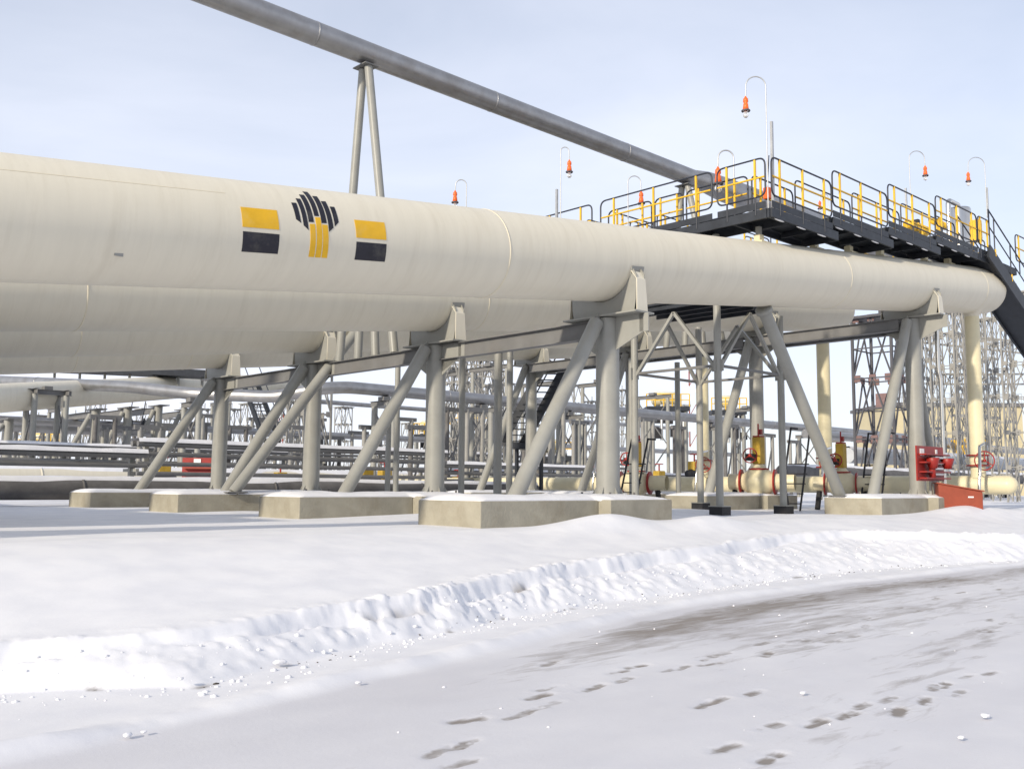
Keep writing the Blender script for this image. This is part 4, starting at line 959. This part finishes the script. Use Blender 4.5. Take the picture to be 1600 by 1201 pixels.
for i in range(12): rr_.bar((bl+w0*(ww*i/11))*A(1, 1, 0)+A(0, 0, zt+.4), (bl+w0*(ww*i/11))*A(1, 1, 0)+A(0, 0, zt+1.5), .06, .06)
for h in (1.0, 1.5): rr_.bar(bl*A(1, 1, 0)+A(0, 0, zt+h), br*A(1, 1, 0)+A(0, 0, zt+h), .06, .06)
rr_.build('roof_railing', 'zinc', t)
p = atd(1382, 634, 112); MB().box(p+A(0, 0, .6), (1.4, 1.4, 1.6)).build('roof_hatch', 'plate_red', t)
t = thing('truck_crane', 'orange yellow crane boom lying behind the yellow riser', 'crane', atd(1510, 690, 80))
a = atd(1488, 692, 80); b = atd(1548, 686, 80); MB().bar(a, b, .5, .5, (0, 0, 1)).build('boom', 'yellow', t); c = atd(1510, 705, 80); MB().box(c, (1.6, 1.2, 1.0), [RT, FW, A(0, 0, 1)]).build('cab', 'yellow', t, bevel=.1)
MB().box(c+RT*1.2-A(0, 0, .9), (4.5, 1.6, .4), [RT, FW, A(0, 0, 1)]).build('chassis', 'black', t)
for k in range(3):
    MB().lathe(A((c+RT*(-.6+k*1.6))[0], (c+RT*(-.6+k*1.6))[1], GZ+.5)-FW*.9, FW, [(0, 0), (0, .5), (.35, .5), (.35, 0)], 16).build('wheel', 'black', t)
# process skid with yellow rails behind the access tower
def skid(px, py, d, wpx, label, seed):
    c = atd(px, py, d); k = wpx/FPX*d; t = thing('process_skid', label, 'process skid', c, 'distant process platforms with yellow rails')
    ax = [RT, FW, A(0, 0, 1)]
    MB().box(c, (k, k*.8, .35), ax).build('deck', 'dark', t)
    for s_ in (-1, 1):
        for u in (-1, 1): MB().bar(c+RT*s_*k*.42+FW*u*k*.3, (c+RT*s_*k*.42+FW*u*k*.3)*A(1, 1, 0)+A(0, 0, GZ), .25, .25).build('post', 'post', t)
    y = MB(); Z = A(0, 0, 1); q = c-FW*k*.38
    for h in (.7, 1.2): y.bar(q-RT*k/2+Z*h, q+RT*k/2+Z*h, .07, .07)
    for i in range(6): y.bar(q-RT*k*(.5-i/5)+Z*.15, q-RT*k*(.5-i/5)+Z*1.2, .07, .07)
    y.build('yellow_rail', 'yellow', t)
    MB().lathe(c-RT*k*.35+Z*.9, RT, [(0, 0), (.1, .4), (.3, .6), (k*.6, .6), (k*.65, .4), (k*.7, 0)], 18).build('vessel', 'riser', t)
    rnd = random.Random(seed)
    for i in range(10):
        u = rnd.uniform(-.42, .42)*k; MB().box(c+RT*u-Z*rnd.uniform(.6, 2.2)-FW*rnd.uniform(0, 1), (rnd.uniform(.3, .9), .5, rnd.uniform(.3, .9)), ax).build('pump', 'black', t)
    for i in range(5):
        u = rnd.uniform(-.45, .45)*k; MB().tube([c+RT*u-Z*2.6-FW*.8, c+RT*u+Z*.3-FW*.8, c+RT*(u+.6)+Z*.3-FW*.8], .12, 8).build('skid_pipe', 'zinc', t)
skid(1040, 640, 82, 66, 'process platform with beige vessel and yellow rails right of the central column', 2)
skid(1135, 645, 84, 54, 'process platform with yellow rails behind the near tower leg', 5)
skid(668, 682, 92, 40, 'yellow railed process platform left of the second column', 8)
skid(735, 668, 78, 60, 'yellow railed process platform behind the twin tower posts', 11)
skid(858, 716, 76, 70, 'low process platform with yellow post left of the central column', 14)
skid(70, 700, 88, 70, 'dark process platform at far left behind the trestle', 17)
def small_valve(px, py, d, label, s=.8, m='yellow_shade'):
    c = atd(px, py, d); t = thing('small_valve', label, 'valve', c, 'small yellow valves low among the far pipes')
    MB().box(c, (.7*s, .5*s, .55*s)).build('valve_box', m, t, bevel=.05); MB().lathe(c-A(.7*s, 0, .45*s), (1, 0, 0), [(0, 0), (0, .2*s), (.2*s, .2*s), (.4*s, .3*s), (1.0*s, .3*s), (1.2*s, .2*s), (1.4*s, .2*s), (1.4*s, 0)], 16).tube([c-A(0, 0, .4*s), A(c[0], c[1], GZ)], .12*s, 8).build('valve_body', 'black', t)
    MB().tube([c, c+A(0, 0, .7*s)], .05*s, 6).ring(c+A(0, 0, .7*s), (0, 0, 1), .25*s, .03*s, 14, 6).build('handwheel', 'red', t)
for q in [(572, 738, 42, 'yellow valve at the foot of the second leaning brace'), (601, 742, 44, 'yellow valve low behind the trestle left of the second column'), (255, 735, 42, 'yellow valve at left beside the small red board'), (438, 745, 46, 'yellow valve between the left leaning tubes and third column'), (716, 752, 48, 'yellow valve low right of the second column'), (1030, 742, 50, 'yellow valve left of the tower legs, far'), (1085, 728, 46, 'yellow valve box left of the near tower leg')]: small_valve(*q)
# red fire board at left
p = atd(312, 735, 42); t = thing('fire_board', 'small red fire board left of the far left column', 'fire board', p)
MB().box(p, (1.5, .06, 1.1), [RT, FW, A(0, 0, 1)]).build('back_board', 'red', t); MB().box(p-FW*.05+A(0, 0, .35)-RT*.1, (.3, .02, .3), [RT, FW, A(0, 0, 1)]).build('notice', 'white', t)
for k in range(3): MB().box(p-FW*.15+A(0, 0, .1-.3*k), (1.3, .25, .05), [RT, FW, A(0, 0, 1)]).build('shelf', 'rust', t)
sh = 0; MB().bar(p-A(0, 0, .5), p*A(1, 1, 0)+A(0, 0, GZ), .08, .08).build('post', 'post', t)
# red and white masts
for px, ty, d, lab in ((438, 586, 120, 'thin red and white mast far away at left'), (1083, 556, 130, 'thin red and white mast behind the access tower')):
    c = atd(px, ty, d); t = thing('striped_mast', lab, 'mast', (c[0], c[1], GZ), 'red and white striped masts'); H = c[2]-GZ; n = 9
    for i in range(n):
        z0 = GZ+H*i/n; b = MB()
        for sx in (-1, 1): b.bar((c[0]+sx*.4, c[1]-sx*.4, z0), (c[0]+sx*.4, c[1]-sx*.4, z0+H/n-.01), .12, .12)
        b.bar((c[0]-.4, c[1]+.4, z0), (c[0]+.4, c[1]-.4, z0+H/n-.01), .08, .08); b.build('mast_section', 'rust' if i % 2 else 'white', t)
# snow clumps thrown out by the plough
rnd = random.Random(3); k = 0
CL = [(205, 1018, 16, 'wide flat snow slab below the bank at left'), (263, 998, 11, 'squarish snow block on the bank face at left'), (305, 990, 17, 'long snow slab just under the bank crest, left'), (160, 1012, 8, 'small snow lump left of the wide slab'), (480, 992, 6, 'small snow lump on the bank face, left of centre'),
      (437, 1035, 8, 'flat snow crumb at the foot of the bank'), (200, 1148, 6, 'snow lump on the road near the left bottom'), (225, 1143, 4, 'tiny snow lump beside another near the left bottom'), (1255, 1082, 4, 'bright snow lump on the road among footprints'), (1540, 1118, 6, 'yellowish snow lump on the road at lower right'),
      (1224, 893, 5, 'snow lump on the road edge right of centre'), (1109, 905, 5, 'snow lump at the foot of the bank, right of centre'), (869, 953, 4, 'tiny snow lump at the bank foot, centre'), (283, 1060, 4, 'tiny snow lump below the bank at left'), (1502, 1152, 5, 'soft snow lump at lower right'), (560, 1066, 4, 'tiny snow lump on the smooth snow, left of centre')]
for (px, py, rpx, lab) in CL:
    p = at(px, py, z=.05)
    for _ in range(4): p = at(px, py, z=gz(p[0], p[1])+.02)
    d = float((p-EYE)@F_); r = rpx/FPX*d
    t = MB(); nu, nv = 16, 10; vs = []; fs = []; ph = rnd.uniform(0, 9); el = rnd.uniform(1.1, 1.5)
    for i in range(nv+1):
        a = math.pi*i/nv
        for j in range(nu):
            b = 2*math.pi*j/nu; u = A(math.sin(a)*math.cos(b), math.sin(a)*math.sin(b), math.cos(a)); u = np.sign(u)*np.abs(u)**.75
            s = r*(.55+.85*float(fbm(np.array(u[0]*1.7+ph), np.array(u[1]*1.7+u[2]*1.3+ph), 4, 2))); vs.append(p+A(u[0]*s*el, u[1]*s, u[2]*s*.55+r*.12))
    for i in range(nv):
        for j in range(nu): fs.append((i*nu+j, i*nu+(j+1) % nu, (i+1)*nu+(j+1) % nu, (i+1)*nu+j))
    o = t.add(vs, fs, True).build('snow_clump', 'snow'); tag(o, lab, 'snow lump', 'snow lumps thrown from the bank')

def far_support(px, topy, d, label, br=True):
    c = atd(px, topy, d); t = thing('pipe_support', label, 'pipe support', (c[0], c[1], GZ), 'braced columns of the far pipe bank')
    MB().tube([(c[0], c[1], GZ-.2), c], .24, 16).build('column', 'post', t); MB().box(c, (.6, 1.8, .06)).build('cap_plate', 'beam', t)
    if br: MB().tube([(c[0]-2.6, c[1], GZ), c-A(.3, 0, .3)], .14, 12).build('brace', 'post', t)
    MB().ibeam(c-A(0, 0, .25), c+A(0, 4.5, -.25), .36, .22).build('cross_beam', 'beam', t)
for q in [(150, 640, 56, 'farthest left braced column under the far pipe'), (200, 637, 58, 'dark column between the far left trestle and far left column'), (248, 634, 60, 'column just left of the far left footing brace'), (14, 655, 52, 'column at the left picture edge'), (288, 640, 64, 'column behind the brace of the far left column')]: far_support(*q)

# more of the dense plant between the columns
MORE = [(20, 14, 662, 70, 'lattice mast at the left picture edge under the far pipe'), (118, 12, 650, 78, 'lattice mast right of the four-post trestle'), (228, 13, 640, 82, 'lattice mast left of the far left column brace'), (270, 12, 655, 92, 'lattice mast in the gap before the far left column'),
        (455, 13, 628, 86, 'lattice mast left of the third column, nearer one'), (640, 11, 662, 118, 'small lattice mast left of the second column'), (728, 17, 588, 80, 'lattice mast between the second column and the tower posts'), (770, 15, 580, 84, 'lattice mast behind the twin tower posts, taller'),
        (822, 12, 622, 96, 'lattice mast behind the leaning central brace'), (925, 11, 628, 108, 'lattice mast behind the central column'), (1000, 11, 640, 112, 'lattice mast left of the access tower'), (1430, 20, 500, 60, 'pale lattice mast directly behind the tall right column')]
for q in MORE: lattice(*q)
def post_pair(px, topy, d, label, dark=False):
    c = atd(px, topy, d); t = thing('pipe_stand', label, 'pipe stand', (c[0], c[1], GZ), 'plain steel stands under the far pipes')
    for k in (-1, 1): MB().tube([(c[0]+k*.5, c[1], GZ-.2), (c[0]+k*.5, c[1], c[2])], .12, 10).build('post', 'lattice' if not dark else 'dirty', t)
    MB().bar(c-A(.8, 0, 0), c+A(.8, 0, 0), .2, .22).build('cap_beam', 'beam', t)
    MB().bar((c[0]-.5, c[1], GZ+.4), (c[0]+.5, c[1], c[2]-.5), .07, .07).build('diagonal_brace', 'beam', t)
for i, (px, ty, d, lb) in enumerate([(112, 655, 60, 'stand right of the four-post trestle'), (182, 668, 52, 'stand under the racks at far left'), (222, 660, 66, 'dark stand left of the far left brace'), (268, 665, 50, 'stand behind the small red board'), (330, 650, 58, 'stand hidden by the far left column'), (372, 668, 55, 'stand between the far left column and leaning tubes'), (420, 660, 60, 'dark stand between the leaning tubes'),
      (468, 668, 52, 'stand beside the third column, left side'), (520, 684, 62, 'stand under the small lattice mast'), (560, 676, 66, 'stand right of the small lattice mast'), (633, 655, 58, 'dark stand left of the second column'), (710, 640, 54, 'stand right of the second column'), (780, 655, 60, 'stand behind the twin tower posts'), (815, 640, 55, 'dark stand beneath the black staircase'),
      (842, 665, 66, 'stand behind the leaning central brace'), (905, 660, 58, 'stand just left of the central column'), (1012, 655, 60, 'stand left of the access tower'), (1060, 668, 70, 'dark stand under the process platform'), (1200, 680, 64, 'stand behind the ball valves'), (1240, 690, 72, 'stand left of the beige riser, far')]):
    post_pair(px, ty, d, lb, i % 3 == 2)
def pole(x, y, r, z1, label):
    g = gz(x, y); t = thing('steel_post', label, 'post', (x, y, g), 'slim steel posts between the columns'); MB().tube([(x, y, g+.1), (x, y, z1)], r, 12).build('post_tube', 'post', t); MB().box((x, y, g+.08), (.3, .3, .16)).build('base_block', 'dirty', t)
for (px, X_, r, tp, lb) in [(622, 15.2, .075, 562, 'slim post just left of the second column'), (608, 17.5, .085, 630, 'slim post behind the second leaning brace'), (723, 16.6, .085, 552, 'slim post right of the second column'), (779, 18.4, .12, 545, 'thick plain post, left of the two near the centre'), (797, 20.4, .10, 545, 'thick plain post, right of the two near the centre'), (986, 19.8, .07, 560, 'slim post hugging the central column'), (1058, 26, .085, 566, 'dark slim post left of the access tower')]:
    p = at(px, tp, x=X_+3); pole(p[0], p[1], r*1.15, p[2], lb)

t = thing('shade_block', 'added unseen low block beyond the left edge, shading the snow', 'building', (0, 24, GZ))  # unseen block added only to cast shade on the left snow
MB().box((.2, 24, 1.6), (6, 19.5, 2.7)).build('wall', 'beige_wall', t); MB().box((.2, 24, 3.0), (6.4, 20, .14)).build('roof', 'roof', t); MB().box((3.22, 18, 1.7), (.06, 1.1, 1.9)).build('door', 'lattice_dark', t)

for i, (px, ty, d, lb) in enumerate([(38, 668, 62, 'stand inside the four-post trestle, far'), (58, 650, 74, 'tall stand behind the four-post trestle'), (135, 650, 68, 'tall stand between the trestle and farthest left braced column'), (165, 652, 50, 'pale stand right of the farthest left braced column'), (235, 668, 48, 'low stand behind the far left brace foot'), (310, 662, 62, 'stand above the small red board'), (404, 655, 70, 'stand seen through the leaning tubes'), (495, 655, 72, 'stand behind the third column'), (582, 668, 50, 'stand just left of the trestle behind the second brace'), (655, 668, 48, 'stand just left of the second column, low'), (742, 640, 48, 'stand under the silver pipe, centre left'), (830, 690, 50, 'low stand under the black staircase landing'), (870, 640, 52, 'stand under the silver pipe left of the central column'), (1140, 665, 58, 'stand under the second process platform')]):
    post_pair(px, ty, d, lb, i % 2 == 1)

# crumbs of snow and grit shed by the plough: nobody could count them
def crumbs(name, m, n, fn, s0, s1, label):
    rn = random.Random(hash(name) % 97 if False else len(name)); b = MB()
    for i in range(n):
        x, y = fn(rn); z = gz(x, y); s_ = s0+(s1-s0)*rn.random()**3; a = rn.uniform(0, 6.3); c_ = math.cos(a); s2 = math.sin(a)
        ax = [A(c_, s2, rn.uniform(-.4, .4)), A(-s2, c_, rn.uniform(-.4, .4)), A(rn.uniform(-.4, .4), rn.uniform(-.4, .4), 1)]
        b.sphere((x, y, z+s_*.05), s_*.6, 5, 3, (rn.uniform(.7, 1.6), rn.uniform(.6, 1.1), rn.uniform(.4, .8)))
    o = b.build(name, m); tag(o, label, name.replace('_', ' ')); o['kind'] = 'stuff'
def f1(r):
    x = r.uniform(2, 20)**1.0; fy = float(np.interp(x, FX, FY)); cy = float(np.interp(x, CX, CY)); t = r.random(); return x, fy-.25+(cy-fy+.1)*t*t+r.gauss(0, .08)
def f2(r):
    x = r.uniform(1.6, 16); y = r.uniform(2.5, 6.9); return x, y
def f3(r):
    x = r.uniform(3, 18); fy = float(np.interp(x, FX, FY)); return x, fy-.05+r.gauss(0, .06)
crumbs('snow_crumbs', 'snow', 800, f1, .008, .045, 'loose crumbs of snow scattered down the face of the bank')
crumbs('snow_grains', 'snow', 90, f2, .006, .028, 'small bits of snow scattered over the trodden road')
crumbs('dirt_crumbs', 'earth', 70, f3, .010, .032, 'dark specks of dirt along the foot of the bank')

for (px, ty, d, dp, lb) in [(88, 640, 66, 2.6, 'cross-braced bent behind the four-post trestle'), (190, 645, 72, 2.6, 'cross-braced bent at far left, middle distance'), (345, 630, 76, 2.8, 'cross-braced bent behind the far left column'), (450, 612, 70, 3.0, 'tall cross-braced bent behind the third column'), (700, 585, 62, 3.2, 'tall cross-braced bent behind the second column'), (765, 575, 58, 3.0, 'tall cross-braced bent near the twin plain posts'), (840, 600, 68, 3.0, 'tall cross-braced bent left of the central column'), (935, 600, 64, 2.8, 'tall cross-braced bent behind the central column'), (1020, 620, 74, 2.8, 'cross-braced bent left of the access tower'), (1165, 640, 78, 2.6, 'cross-braced bent behind the valves')]:
    q = atd(px, ty, d); portal(q[0], q[1], q[2], 0, dp, lb, .13)
for q in [(720, 22, 556, 60, 'tall nearer lattice mast under the second and third pipes'), (775, 18, 560, 64, 'tall nearer lattice mast behind the plain posts'), (480, 16, 600, 74, 'lattice mast right behind the third column'), (60, 14, 655, 84, 'lattice mast seen through the four-post trestle'), (320, 13, 640, 96, 'lattice mast left of the far left column, distant')]: lattice(*q)

for q in [(1558, 18, 458, 54, 'pale lattice mast between the yellow riser and the picture edge'), (1498, 15, 490, 70, 'pale lattice mast just left of the yellow riser, rear'), (1540, 14, 500, 78, 'pale distant lattice mast peeping right of the yellow riser'), (1452, 16, 492, 68, 'pale lattice mast close right of the tall right column, rear')]: lattice(*q)
